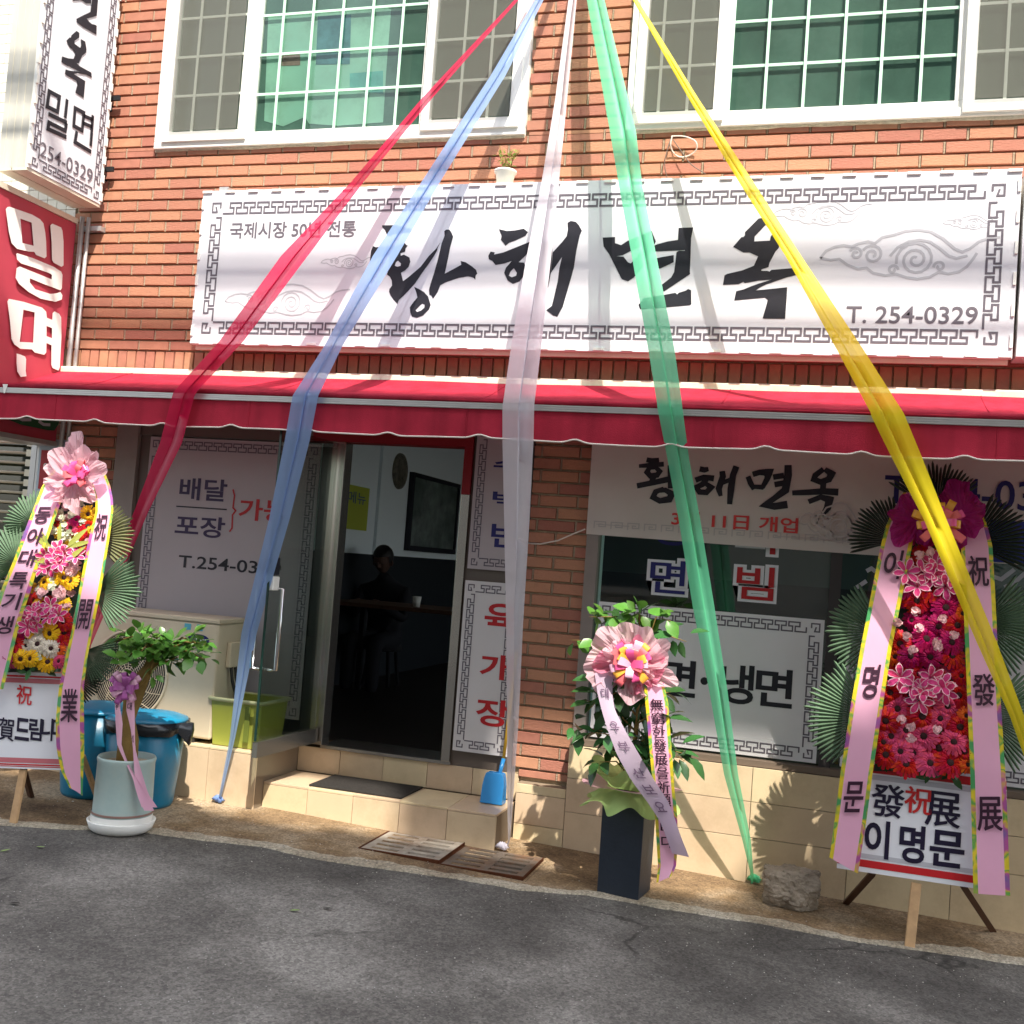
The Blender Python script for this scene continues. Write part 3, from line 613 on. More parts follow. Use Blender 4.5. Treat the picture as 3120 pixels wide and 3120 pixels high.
glyph(L1, YL, c5, [(885,110),(925,88),(985,100),(1020,140),(1055,205),(1030,260),(990,440),(960,640),(910,820),(870,960),(830,1100),(765,1215),(715,1200),(635,1140),(700,1090),(720,1010),(770,800),(790,640),(820,515),(692,698),(710,460),(820,340),(875,270),(890,190)])
glyph(L1, YL, c6, [(-246,285),(-101,278),(-101,350),(-30,375),(45,325),(190,265),(330,205),(380,332),(300,480),(210,650),(120,755),(52,800),(-20,775),(-40,740),(-110,600),(-170,480),(-235,390)], [(-85,505),(-10,492),(60,455),(200,385),(225,400),(150,520),(85,590),(50,575),(0,510)])
glyph(L1, YL, c6, [(330,392),(400,362),(520,330),(640,312),(648,170),(820,165),(795,290),(790,470),(780,690),(783,715),(640,810),(480,918),(460,915),(450,840),(560,755),(595,690),(610,580),(622,460),(650,440),(722,442),(722,432),(560,440),(345,450)])
glyph(L1, YL, c6, [(330,540),(450,515),(590,490),(590,575),(430,650),(380,640)])
glyph(L1, YL, c6, [(175,1075),(205,1045),(230,1000),(470,960),(610,935),(630,955),(650,935),(730,910),(760,890),(795,905),(798,1070),(780,1080),(500,1105),(195,1127)])
glyph(L1, YL, c7, [(540,978),(700,790),(745,785),(772,750),(772,690),(900,560),(1040,420),(1130,412),(1290,540),(1430,700),(1480,860),(1435,1000),(1365,1080),(1250,1300),(1235,1375),(1110,1415),(1090,1435),(1100,1450),(1210,1450),(1255,1465),(1290,1430),(1665,1400),(1850,1390),(1860,1500),(1745,1540),(1600,1575),(1350,1660),(1180,1720),(1060,1780),(980,1835),(1200,1812),(1600,1772),(1590,1990),(1560,2390),(1118,2385),(1220,2020),(1165,1975),(560,2030),(600,1850),(740,1815),(900,1750),(1040,1700),(1300,1620),(1040,1640),(770,1690),(740,1665),(650,1710),(340,1725),(370,1540),(420,1510),(720,1440),(945,1350),(1030,1165),(860,1088),(740,1090)],
      [(955,872),(962,775),(1180,545),(1330,700),(1275,780),(1262,858)])
obj('brush_lettering', L1, m_black, S)
t = MB()
text(t, '국제시장 50년 전통', MY(YL, (703, 678), (1083, 722)), .018); obj('lettering', t, m_grey, S)
t = MB(); text(t, 'T. 254-0329', MY(YL, (2580, 932), (2978, 988)), .010); obj('phone_number', t, m_grey, S)
def cloud(mb, a, b, Y, w=.012):
    A, B_ = at(*a, Y), at(*b, Y); W_ = B_.x-A.x; H = A.z-B_.z
    M = lambda u, v: Vector((A.x+u*W_, Y, A.z-v*H))
    def ln(pts): 
        P = [(p[0]*W_, p[1]*H) for p in pts]; mb.strip(P, w, lambda x, y: Vector((A.x+x, Y, A.z-y)))
    def sp(cx, cz, r, turns, a0=0, dirn=1):
        P = []
        for i in range(int(turns*14)+1):
            t = i/14; rr = r*(1-t/(turns+.25)); an = a0+dirn*t*2*math.pi; P.append((cx*W_+rr*math.cos(an)*H, cz*H+rr*math.sin(an)*H))
        mb.strip(P, w, lambda x, y: Vector((A.x+x, Y, A.z-y)))
    ln([(0,.58),(.03,.44),(.08,.36),(.13,.33),(.18,.36),(.215,.30),(.27,.26),(.31,.30),(.35,.18),(.42,.13),(.48,.06),(.55,.04),(.62,.08),(.69,.22),(.76,.42),(.80,.48),(.84,.42),(.89,.28),(.94,.22),(1,.2)])
    ln([(0,.58),(.06,.62),(.11,.60),(.16,.72),(.22,.80),(.27,.78),(.31,.88),(.38,.93),(.44,.90),(.50,.97),(.56,1.0),(.63,.96),(.68,.86),(.73,.90),(.79,.86),(.83,.76),(.86,.62),(.88,.5)])
    sp(.205, .50, .13, 1.4, 3.6, 1); sp(.30, .52, .20, 1.7, 3.6, 1); sp(.545, .62, .36, 2.4, 2.9, 1); sp(.42, .82, .10, 1.2, 0, -1); sp(.68, .76, .11, 1.2, 3, 1)
    ln([(.40,.55),(.44,.38),(.50,.27),(.56,.24),(.62,.28),(.68,.42),(.73,.56),(.77,.60),(.83,.55)])
for a_, b_, w_ in (((2505,698),(3040,850),.013), ((690,862),(1060,962),.008), ((2358,610),(2655,684),.006), ((980,775),(1135,818),.0045), ((2875,655),(3045,697),.0035)):
    cl = MB(); cloud(cl, a_, b_, YL+.0006, w_); obj('cloud_print', cl, m_cloud, S)
S2 = thing('second_fascia_sign', 'next white fascia sign just entering at the right edge', 'sign', (2.2, -.1, 2.56))
obj('sign_box', MB().box(.775, 3.4, Y_S, -.02, sz0+.01, sz1-.01), m_flex, S2)
fb = MB(); fret(fb, .775+.05, sz0+.068, 3.35, sz1-.075, .0905, .062, ML); obj('key_border', fb, m_grey, S2)

# blade sign, white
XB = -4.43
BS = thing('blade_sign', 'tall white projecting sign with black Korean lettering beside the upper left window', 'sign', (-4.52, -.1, 3.4))
obj('sign_box', MB().box(XB-.20, XB-.004, -.735, -.10, 3.425, 6.2), mat('painted_panel_old', (.50, .49, .44), .5, .3, .08, 5, streak=.12), BS)
obj('sign_face', MB().box(XB-.0035, XB+.002, -.733, -.102, 3.428, 6.2), m_flex, BS)
obj('bottom_panel', MB().box(XB-.20, XB-.108, -.737, -.098, 3.408, 3.4245).box(XB-.100, XB-.002, -.737, -.098, 3.408, 3.4245), m_signback, BS)
for i in range(4): obj('end_seam', MB().box(XB-.165+i*.05, XB-.162+i*.05, -.7375, -.7352, 3.43, 6.2), m_signback, BS)
obj('edge_frame', MB().box(XB-.012, XB+.004, -.738, -.722, 3.425, 6.2).box(XB-.012, XB+.004, -.114, -.098, 3.425, 6.2), m_white, BS)
bclip = mesh_of('clip', MB().box(-.006, .010, -.010, .010, -.025, .025), m_white)
for i in range(24):
    for y in (-.73, -.107): link('clip', bclip, BS, Matrix.Translation((XB+.002, y, 3.47+i*.115)))
for z in (3.6, 4.05, 4.9): obj('bracket', MB().box(XB-.09, XB-.05, -.1, .01, z, z+.05).box(XB-.06, XB+.035, -.06, -.045, z+.05, z+.08), m_dark, BS)
MBx = lambda a, b: Vector((XB+.0045, a, b))
fb = MB(); fret(fb, -.705, 3.452, -.130, 6.15, .0765, .045, lambda a, b: MBx(a, b)); obj('key_border', fb, m_grey, BS)
def gx(mb, X, crop_, *loops):
    L = []
    for l in loops:
        q = []
        for x, y in crop(*crop_, l): p = atx(x, y, X); q.append((p.y, p.z))
        L.append(q)
    mb.poly(L, lambda a, b: Vector((X, a, b)))
def sx(mb, X, crop_, pts, w, closed=False):
    q = [(atx(x, y, X).y, atx(x, y, X).z) for x, y in crop(*crop_, pts)]
    mb.strip(q, w, lambda a, b: Vector((X, a, b)), closed)
XL = XB+.006; ca = (100, 0, 6.44); cb = (0, 0, 2.415)
t = MB()
gx(t, XL, ca, [(860,605),(915,645),(912,735),(820,800),(822,860),(932,940),(950,890),(942,765),(1030,815),(1055,965),(1050,1025),(970,1095),(915,1215),(905,1240),(860,1240),(925,1300),(1150,1425),(1160,1525),(1050,1465),(880,1440),(800,1450),(1030,1590),(1000,1920),(835,1815),(880,1640),(860,1590),(630,1455),(645,1360),(720,1385),(930,1410),(720,1300),(680,1290),(560,1215),(575,1105),(700,1145),(800,1155),(840,1050),(780,965),(730,930),(660,800),(720,735),(745,740),(760,690)])
gx(t, XL, ca, [(980,305),(1130,235),(1160,0),(1165,-300),(1290,-300),(1280,0),(1255,310),(1060,365),(1110,430),(1160,470),(1235,490),(1255,510),(1250,680),(990,530),(865,435),(855,370)])
gx(t, XL, ca, [(760,-150),(1150,-180),(1145,70),(1050,65),(950,0),(790,15)])
obj('brush_lettering', t, m_black, BS)
t = MB(); w = .024
sx(t, XL, cb, [(363,672),(438,712),(424,822),(348,785)], w, True)
sx(t, XL, cb, [(495,730),(480,868)], w)
sx(t, XL, cb, [(357,838),(494,903)], w); sx(t, XL, cb, [(490,905),(480,962),(362,902),(353,948),(490,1010)], w)
sx(t, XL, cb, [(553,795),(618,830),(605,960),(543,925)], w, True)
sx(t, XL, cb, [(618,852),(682,880)], w*.9); sx(t, XL, cb, [(612,905),(676,932)], w*.9)
sx(t, XL, cb, [(684,848),(668,1075)], w); sx(t, XL, cb, [(566,965),(552,1045),(672,1118)], w)
obj('lettering', t, m_black, BS)
t = MB(); A1, A2, A3 = atx(125, 432, XL), atx(281, 552, XL), atx(130, 476, XL)
text(t, '254-0329', lambda u, v: Vector((XL, A1.y+(A2.y-A1.y)*u, (A3.z-.005)+(A1.z-A3.z+.01)*v)), .004); obj('phone_number', t, m_grey, BS)

# red blade sign
XR = -4.60
RS = thing('red_blade_sign', 'crimson projecting cloth sign with big white letters below the white one', 'sign', (-4.65, -.1, 1.95))
m_rflex = mat('flex_crimson', (.52, .065, .10), .45, .4, .06, 4, trans=.15)
rf = MB()
for i in range(25):
    for k in range(21):
        y = -.85+.76*i/24; z = 1.955+1.355*k/20
        rf.v.append((XR+.006*math.sin(y*13+z*2.2)*math.sin(math.pi*i/24), y, z))
for i in range(24):
    for k in range(20): a = i*21+k; rf.f.append((a, a+21, a+22, a+1))
obj('cloth_face', rf, m_rflex, RS, True)
obj('sign_box', MB().box(XR-.2, XR-.012, -.85, -.09, 1.955, 3.31), m_rflex, RS)
obj('top_rail', MB().box(XR-.2, XR+.01, -.86, -.085, 3.312, 3.345), m_signback, RS)
obj('bottom_rail', MB().box(XR-.2, XR+.01, -.86, -.085, 1.925, 1.953), m_alu, RS)
obj('pole', MB().tube([(XR+.03, -.075, 1.6), (XR+.03, -.075, 3.36)], .014, 10), m_alu, RS, True)
obj('pole', MB().tube([(XR+.065, -.06, 1.6), (XR+.065, -.06, 3.36)], .012, 10), m_alu, RS, True)
obj('bracket', MB().box(XR+.02, XR+.15, -.05, .0, 3.28, 3.31), m_alu, RS)
t = MB(); cr1, cr2 = (0, 550, 4.83), (0, 900, 4.83); XT = XR+.013
gx(t, XT, cr1, [(85,420),(110,390),(140,385),(470,500),(590,570),(640,630),(665,760),(680,900),(685,1120),(655,1145),(530,1095),(505,1050),(420,1045),(250,1005),(170,920),(130,750)], [(300,560),(465,620),(495,960),(330,920),(320,800)])
gx(t, XT, cr1, [(740,660),(770,635),(900,690),(920,740),(935,900),(935,1250),(905,1270),(790,1210),(765,1170),(760,900)])
gx(t, XT, cr1, [(240,1080),(255,1070),(480,1140),(790,1270),(900,1340),(920,1390),(910,1590),(890,1615),(660,1530),(440,1440),(440,1500),(520,1600),(740,1670),(830,1660),(890,1640),(920,1690),(910,1750),(820,1785),(600,1740),(420,1640),(280,1520),(230,1430),(245,1290),(290,1265),(760,1455),(765,1390),(740,1370),(500,1280),(310,1220),(250,1160)])
gx(t, XT, cr2, [(110,90),(130,50),(350,95),(620,180),(680,240),(690,330),(770,360),(775,260),(800,235),(870,270),(900,320),(905,600),(880,1060),(860,1105),(775,1070),(755,1020),(758,735),(685,700),(680,840),(650,875),(510,840),(470,795),(300,785),(210,720),(170,640),(150,400)], [(345,210),(510,250),(487,695),(290,685)], [(685,450),(765,480),(765,630),(685,600)])
gx(t, XT, cr2, [(245,855),(300,870),(370,900),(385,940),(378,1110),(390,1190),(305,1200),(255,1120),(245,1000)])
obj('lettering', t, m_white, RS)
t = MB(); gx(t, XR+.012, (0, 900, 4.83), [(60,1740),(880,1830),(860,1900),(800,1990),(700,1985),(300,1900),(130,1830)])
obj('green_emblem', t, mat('emblem_green', (.02, .10, .04), .5), RS)
t = MB(); sx(t, XT, cr2, [(250,1790),(330,1830),(460,1830)], .018); sx(t, XT, cr2, [(570,1850),(640,1900),(740,1905)], .018); obj('emblem_stroke', t, m_cloud, RS)

# ---- printed panels on the shop front
def panel(nm, label, x0, x1, z0, z1, Y, p, h, m=m_flex):
    o = thing(nm, label, 'sign panel', ((x0+x1)/2, Y, z0)); obj('sheet', MB().box(x0, x1, Y, Y+.006, z0, z1), m, o)
    f = MB(); fret(f, x0+.022, z0+.022, x1-.022, z1-.022, p, h, lambda a, b: Vector((a, Y-.0015, b))); obj('key_border', f, m_grey, o)
    return o
YP = -.016
m_perf = mat('window_print_mauve', (.43, .39, .41), .7, .2, .05, 2); m_perf2 = mat('window_print_pale', (.60, .58, .59), .7, .2, .05, 2); m_perf3 = mat('window_print_white', (.74, .73, .75), .6, .2, .05, 2)
P1 = panel('delivery_panel', 'large white delivery and takeaway panel on the window behind the air conditioner', -3.98, -2.845, .44, 2.02, YP, .068, .046, m_perf)
t = MB(); c = (420, 1280, 3.22)
def tq(t, s, crop_, a, b, off=.015, Y=None):
    A, B_ = crop(*crop_, [a, b]); text(t, s, MY(YP-.002 if Y is None else Y, A, B_), off)
tq(t, '배달', c, (420,560), (865,805), .02); tq(t, '포장', c, (375,925), (845,1165), .02)
obj('lettering', t, mat('lettering_violet', (.035, .02, .07), .5), P1)
t = MB(); tq(t, 'T.254-0329', c, (405,1322), (1400,1528), .012); t.strip(px2(crop(*c, [(378,845),(875,878)]), YP), .008, lambda a, b: Vector((a, YP-.002, b))); obj('phone_number', t, m_black, P1)
t = MB(); tq(t, '가능', c, (1000,765), (1460,1010), .02)
t.strip(px2(crop(*c, [(935,680),(950,740),(935,860),(962,890),(930,930),(925,1060),(900,1095)]), YP), .010, lambda a, b: Vector((a, YP-.002, b))); obj('red_lettering', t, m_red_l, P1)
P2 = panel('upper_menu_panel', 'narrow white menu panel with navy letters right of the doorway', -1.905, -1.585, 1.375, 2.16, YP-.006, .058, .037, m_perf)
t = MB()
for s, a, b in (('수', (1630,290), (1900,470)), ('백', (1618,625), (1900,810)), ('반', (1608,935), (1900,1200))): tq(t, s, (1000, 1300, 3.22), a, b, .02, YP-.008)
obj('lettering', t, m_navy, P2)
P3 = panel('lower_menu_panel', 'narrow white menu panel with red letters right of the doorway', -1.91, -1.60, .385, 1.31, YP-.006, .058, .037, m_perf2)
t = MB()
for s, a, b in (('육', (1480,1835), (1572,1935)), ('개', (1465,1988), (1560,2080)), ('장', (1453,2125), (1550,2220))): text(t, s, MY(YP-.008, a, b), .022)
obj('lettering', t, m_red_l, P3)
P4 = panel('noodle_panel', 'white noodle menu panel low on the right shop window behind the bow plant', -1.16, -.012, .545, 1.255, YP, .066, .046, m_perf3)
t = MB(); cp = (1560, 1560, 2.415)
for s, a, b in (('밀', (850,1050), (1060,1340)), ('면', (1105,1075), (1345,1370)), ('냉', (1540,1110), (1770,1425))): tq(t, s, cp, a, b, .022)
text(t, '면', MY(YP-.002, (2306, 2032), (2412, 2160)), .022)
q = at(2146, 2075, YP); t.add([(q.x+.02*math.cos(k*math.pi/6), YP-.002, q.z+.02*math.sin(k*math.pi/6)) for k in range(12)], [tuple(range(12))])
obj('lettering', t, m_black, P4)
P5 = panel('far_noodle_panel', 'white menu panel with key border behind the right flower wreath', .10, 1.35, .545, 1.255, YP, .066, .046, m_perf3)
t = MB(); text(t, '비빔면', rect(YP-.002, .3, 1.1, .75, 1.0), .02); obj('lettering', t, m_black, P5)
# window vinyl
def vinyl(s, a, b, m, label):
    o = thing('vinyl_letter', label, 'window lettering', at(a[0], b[1], .01))
    t = MB(); text(t, s, MY(.006, (a[0]-10, a[1]-9), (b[0]+10, b[1]+9)), .085); obj('white_outline', t, m_flex, o)
    t = MB(); text(t, s, MY(.002, a, b), .012); obj('letter', t, m, o)
vinyl('면', (1984,1703), (2086,1812), m_navy, 'navy window letter with white outline directly below the banner left of the green ribbon')
vinyl('냉', (1992,1560), (2092,1665), m_navy, 'navy window letter mostly hidden behind the opening banner')
vinyl('빔', (2247,1722), (2355,1832), m_red_l, 'red window letter with white outline below the banner')
vinyl('비', (2255,1588), (2362,1690), m_red_l, 'red window letter mostly hidden behind the opening banner')
CV = thing('calligraphy_vinyl', 'white calligraphic strokes on the dark far right window', 'window lettering', (.8, 0, 1.3))
t = MB()
for P in ([(3060,1790),(3090,1775),(3130,1740)], [(3020,1755),(3050,1765),(3090,1735)], [(3040,1840),(3090,1830),(3140,1850)], [(2640,1740),(2655,1732),(2668,1742)], [(2610,1790),(2640,1770)]):
    t.strip(px2(P, .01), .02, lambda a, b: Vector((a, .004, b)))
obj('stroke', t, m_cloud, CV)

# opening banner
YB_ = -.05
BN = thing('opening_banner', 'white cloth opening banner with black brush name tied under the awning', 'banner', (-.2, YB_, 1.6))
bx0_, bx1_, bzb, bzt = -1.250, 2.2, 1.605, 2.14
def bcurve(x, z): return YB_-.010*math.sin(x*5+z*3)-.006*math.sin(x*13)
bn = MB(); n = 90
for i in range(n+1):
    for k in range(9):
        x = bx0_+(bx1_-bx0_)*i/n; z = bzb+(bzt-bzb)*k/8-.012*math.sin(math.pi*i/n)*(1-k/8); bn.v.append((x, bcurve(x, z), z))
for i in range(n):
    for k in range(8): a = i*9+k; bn.f.append((a, a+9, a+10, a+1))
obj('cloth', bn, mat('banner_cloth', (.66, .61, .57), .8, .1, .05, 3, trans=.1), BN, True)
def BM(off): return lambda a, b: Vector((a, bcurve(a, b)-off, b))
t = MB(); cc = (1780, 1340, 2.415)
def brush(pts, w, k=cc):
    P = px2(crop(*k, pts), YB_)
    P = [Vector(p) for p in P]; Q = []; Wd = []
    for i in range(len(P)-1):
        for j in range(4):
            Q.append(P[i].lerp(P[i+1], j/4)); wa, wb = w[i], w[i+1]; Wd.append(wa+(wb-wa)*j/4)
    Q.append(P[-1]); Wd.append(w[-1]); t.strip(Q, [x*.00118*2.7 for x in Wd], BM(.003+.0003*len(t.f) % .002))
brush([(462,148),(500,158),(555,150)], [8,9,7]); brush([(405,195),(480,190),(590,182)], [6,8,8])
brush([(490,195),(465,240),(490,268),(540,262),(560,235),(530,205),(480,210)], [7,9,9,9,8,7,6]); brush([(520,265),(500,310)], [9,9]); brush([(390,340),(500,320),(640,290)], [9,9,10]); brush([(640,190),(640,360)], [10,9]); brush([(640,270),(690,262)], [9,9])
brush([(590,360),(530,385),(510,425),(560,452),(630,440),(650,400),(600,372),(545,380)], [6,9,9,9,11,10,8,6])
brush([(850,215),(885,222),(915,215)], [9,9,7]); brush([(820,298),(880,275),(955,285)], [9,8,10]); brush([(900,290),(870,330),(825,350),(850,385),(900,388),(935,350),(890,320)], [9,9,8,9,9,9,7])
brush([(1015,230),(1020,270),(990,360),(1005,415)], [9,10,10,6]); brush([(1010,320),(1085,290)], [7,7]); brush([(1120,195),(1095,260),(1080,360),(1070,475)], [10,10,11,8])
brush([(1205,270),(1225,320),(1250,365)], [8,9,7]); brush([(1240,255),(1290,240),(1360,240),(1345,290),(1310,355)], [9,9,12,9,7]); brush([(1240,345),(1320,350)], [7,8])
brush([(1390,275),(1470,262)], [9,9]); brush([(1400,330),(1480,315)], [9,9]); brush([(1500,185),(1500,260),(1480,370),(1400,430),(1330,480),(1400,490),(1495,475)], [11,12,12,9,9,11,12])
brush([(1760,215),(1700,260),(1690,290),(1740,310),(1800,290),(1820,250),(1770,215)], [8,9,9,9,10,11,7]); brush([(1760,305),(1755,385)], [9,9]); brush([(1530,390),(1650,385),(1760,378),(1870,385)], [8,9,10,11]); brush([(1650,455),(1740,420),(1805,440),(1790,500),(1750,555)], [8,8,12,11,6])
obj('brush_lettering', t, m_black, BN)
def MBn(a, b, Yo=.004):
    A, B_ = at(*a, YB_), at(*b, YB_)
    return lambda u, v: Vector((A.x+(B_.x-A.x)*u, bcurve(A.x+(B_.x-A.x)*u, B_.z)-Yo, B_.z+(A.z-B_.z)*v))
t = MB(); text(t, '3월 11日 개업', MBn((2049,1556), (2430,1626)), .02); obj('red_lettering', t, mat('lettering_red_light', (.62, .05, .05), .5), BN)
t = MB(); text(t, 'T.254-0329', MBn((2697,1447), (3290,1566)), .012); obj('phone_number', t, m_navy, BN)
t = MB(); t.strip([(-1.2, 1.66), (2.1, 1.65)], .004, BM(.003))
for i in range(28):
    x = -1.21+i*.09; t.strip([(x, 1.64), (x, 1.675), (x+.06, 1.675), (x+.06, 1.65), (x+.025, 1.65), (x+.025, 1.662), (x+.045, 1.662)], .006, BM(.003))
cloud(t, (2440, 1520), (2660, 1660), YB_-.02, .008)
obj('faint_print', t, mat('print_faint', (.50, .47, .46), .8), BN)
t = MB(); t.poly([[(.70, 1.60), (2.2, 1.60), (2.2, 1.80), (1.0, 1.80), (.72, 1.80)]], BM(.004)); obj('blue_band', t, mat('print_blue', (.03, .05, .28), .6), BN)
t = MB(); text(t, '냉면 비빔', lambda u, v: Vector((.80+u*.6, bcurve(.8+u*.6, 1.7)-.006, 1.64+.12*v)), .02); obj('white_lettering', t, m_white, BN)
rp = [(-1.575, .0, 1.535), (-1.50, -.03, 1.535), (-1.40, -.045, 1.56), (-1.31, -.05, 1.605), (-1.255, -.055, 1.63)]
tag(obj('rope', MB().tube(rp, .004, 6), m_trim, None, True), 'thin white cord tying the banner corner to the brick pillar', 'rope')

# ================================================================== AWNING
AW = thing('awning', 'long crimson retractable awning with wavy valance over the shop front', 'awning', (-1.0, -.3, 2.1))
ax0, ax1 = -4.70, 3.1; yA, zA, yBr, zBr = -.115, 2.385, -.745, 2.165
obj('cassette', MB().box(ax0, ax1, -.105, -.001, 2.372, 2.421), m_cream, AW, bevel=.008)
fab = MB(); n = 160; m_ = 8
def zfab(x, v): return zA+(zBr+.022-zA)*v - .018*math.sin(math.pi*v)*(1+.25*math.sin(x*2.1)) + .006*noise.noise(Vector((x*1.5, v*3, 0)))
for i in range(n+1):
    for k in range(m_+1):
        x = ax0+(ax1-ax0)*i/n; v = k/m_; fab.v.append((x, yA+(yBr+.01-yA)*v, zfab(x, v)))
for i in range(n):
    for k in range(m_): a = i*(m_+1)+k; fab.f.append((a, a+m_+1, a+m_+2, a+1))
obj('canopy', fab, m_awn, AW, True)
obj('canopy_hem', MB().tube([(ax0, yBr-.002, zBr+.028), (ax1, yBr-.002, zBr+.028)], .013, 10), m_awn, AW, True)
fr = MB().box(ax0, ax1, yBr-.012, yBr+.03, zBr-.016, zBr+.013)
for k in range(3): fr.box(ax0, ax1, yBr-.016, yBr-.0121, zBr-.014+.010*k, zBr-.008+.010*k)
obj('front_bar', fr, m_alu, AW)
vz = MB(); n = 400; rows = 7
def vbot(x): return zBr-.160 + .016*max(0, math.sin(x*2*math.pi/.44+.6*math.sin(x*1.9)))**6 - .004*math.sin(x*5)
def vy(x, v): return yBr-.004 - v*(.006+.008*noise.noise(Vector((x*2.2, 5, v*1.2))) + .004*math.sin(x*math.pi/.2)*v)
for i in range(n+1):
    for k in range(rows+1):
        x = ax0+(ax1-ax0)*i/n; v = k/rows; z = (zBr-.014)+(vbot(x)-zBr+.014)*v; vz.v.append((x, vy(x, v), z))
for i in range(n):
    for k in range(rows): a = i*(rows+1)+k; vz.f.append((a, a+rows+1, a+rows+2, a+1))
obj('valance', vz, m_awn, AW, True)
for x in [ax0+.62+1.18*i for i in range(7)]:
    obj('seam', MB().tube([(x, yA+(yBr+.01-yA)*v_/12, zfab(x, v_/12)+.0015) for v_ in range(13)]+[(x, vy(x, v_/6)-.0015, (zBr-.014)+(vbot(x)-zBr+.014)*v_/6) for v_ in range(7)], .0022, 4), m_awn, AW)
obj('valance_piping', MB().tube([(ax0+(ax1-ax0)*i/n, vy(ax0+(ax1-ax0)*i/n, 1)-.001, vbot(ax0+(ax1-ax0)*i/n)) for i in range(n+1)], .0042, 5), m_trim, AW, True)
for x in (-4.4, -2.2, .2, 2.4):
    obj('folding_arm', MB().bar((x, -.1, 2.33), (x+.33, -.4, 2.24), .03).bar((x+.33, -.4, 2.235), (x+.05, -.72, 2.16), .025), m_alu, AW)
obj('bar_cap', MB().poly([[(-4.43, 2.195), (-4.395, 2.195), (-4.41, 2.145), (-4.418, 2.145)]], lambda a, b: Vector((a, yBr-.018, b))), m_white, AW)

# ================================================================== COLOURED RIBBONS
nU = (Vector((0, -.800-(-.02), 2.19-5.06))).cross(Vector((1, 0, 0))).normalized(); pU = Vector((0, -.800, 2.19))
nLo = (Vector((0, -.40+.768, -.02-2.19))).cross(Vector((1, 0, 0))).normalized()
def hitp(px, py, p, nn):
    d = ray(px, py); return CAM + d*((p-CAM).dot(nn)/d.dot(nn))
def ribbon(name, label, upper, lower, end, m, folds, knot=None, lowY=-.42):
    """upper/lower: (photo row, left, right) traces of the cloth edges, turned into points on the two planes the cloth hangs in"""
    nl = (Vector((0, lowY+.800, -.03-2.19))).cross(Vector((1, 0, 0))).normalized()
    rows = []
    for (y, a, b) in upper: rows.append((hitp(a, y, pU, nU), hitp(b, y, pU, nU)))
    for (y, a, b) in lower: rows.append((hitp(a, y, pU, nl), hitp(b, y, pU, nl)))
    if end is not None: rows.append(end)
    top = Vector((-1.50, -.02, 5.08)); rows = [(top+Vector((-.01, 0, 0)), top+Vector((.01, 0, 0)))]+rows
    dense = []
    for (a, b), (c_, d_) in zip(rows, rows[1:]):
        k = max(2, int((a-c_).length/.06))
        for i in range(k): dense.append((a.lerp(c_, i/k), b.lerp(d_, i/k)))
    dense.append(rows[-1])
    r = thing(name, label, 'ribbon', dense[-1][0], 'coloured ribbons fanned from the upper wall')
    mb = MB(); nf = len(folds); 
    for j, (a, b) in enumerate(dense):
        w = (b-a).length; nrm = Vector((0, -1, .15)).normalized()
        for q, (u, dep) in enumerate(folds):
            uu = u+.05*noise.noise(Vector((j*.035, q*1.3, len(label)))) if 0 < u < 1 else u
            mb.v.append(tuple(a.lerp(b, uu)+nrm*(dep*w*.16+.0015*noise.noise(Vector((j*.1, q*2, 3))))))
    for j in range(len(dense)-1):
        for q in range(nf-1): a = j*nf+q; mb.f.append((a, a+1, a+nf+1, a+nf))
    obj('cloth', mb, m, r, True)
    if knot is not None:
        kb = MB(); 
        for s_ in range(7):
            an = s_*.9; c1 = knot+Vector((.03*math.cos(an), .012*math.sin(an*2), .010+.012*math.sin(an)))
            kb.tube([knot, (knot+c1)/2+Vector((0, 0, .012)), c1, knot+Vector((.01, 0, .0))], [.012, .016, .012, .004], 7)
        obj('knot', kb, m, r, True)
    return r
m_rr = sheer('chiffon_red', (.75, .02, .10), (.86, .50, .58), .28); m_rb = sheer('chiffon_blue', (.36, .54, .90), (.66, .72, .86), .24)
m_rw = sheer('chiffon_white', (.93, .91, .98), (.92, .90, .95), .22); m_rg = sheer('chiffon_green', (.20, .82, .48), (.60, .80, .68), .26); m_ry = sheer('chiffon_yellow', (.95, .80, .03), (.88, .80, .5), .18)
F1 = [(0, 0), (.12, .3), (.34, .5), (.38, .1), (.30, .0), (.62, .5), (.70, .3), (1, .0)]
F2 = [(0, 0), (.24, .35), (.50, .5), (.56, .1), (.47, .0), (.78, .4), (1, .0)]
F3 = [(0, .02), (.48, .14), (.56, .02), (.50, .05), (1, .06)]
ribbon('red_ribbon', 'sheer red ribbon slanting down to the left-hand wreath', [(0,1567,1580),(300,1285,1316),(559,1066,1105),(780,856,938),(1040,668,742),(1194,529,600)],
    [(1210,524,592),(1350,487,555),(1560,408,452)], (gnd(95,2335)+Vector((-.02,.1,.1)), gnd(95,2335)+Vector((.02,.1,.1))), m_rr, F3, None, -.55)
ribbon('blue_ribbon', 'pale blue ribbon ending in a knot left of the doorstep', [(0,1630,1656),(230,1495,1540),(559,1281,1338),(780,1136,1210),(1049,991,1046),(1205,892,970)],
    [(1214,890,968),(1340,868,944),(1580,820,883),(1930,735,782),(2250,700,716),(2420,668,676)], (gnd(664,2446), gnd(670,2446)), m_rb, F2, gnd(664,2448)+Vector((0,0,.015)), -.48)
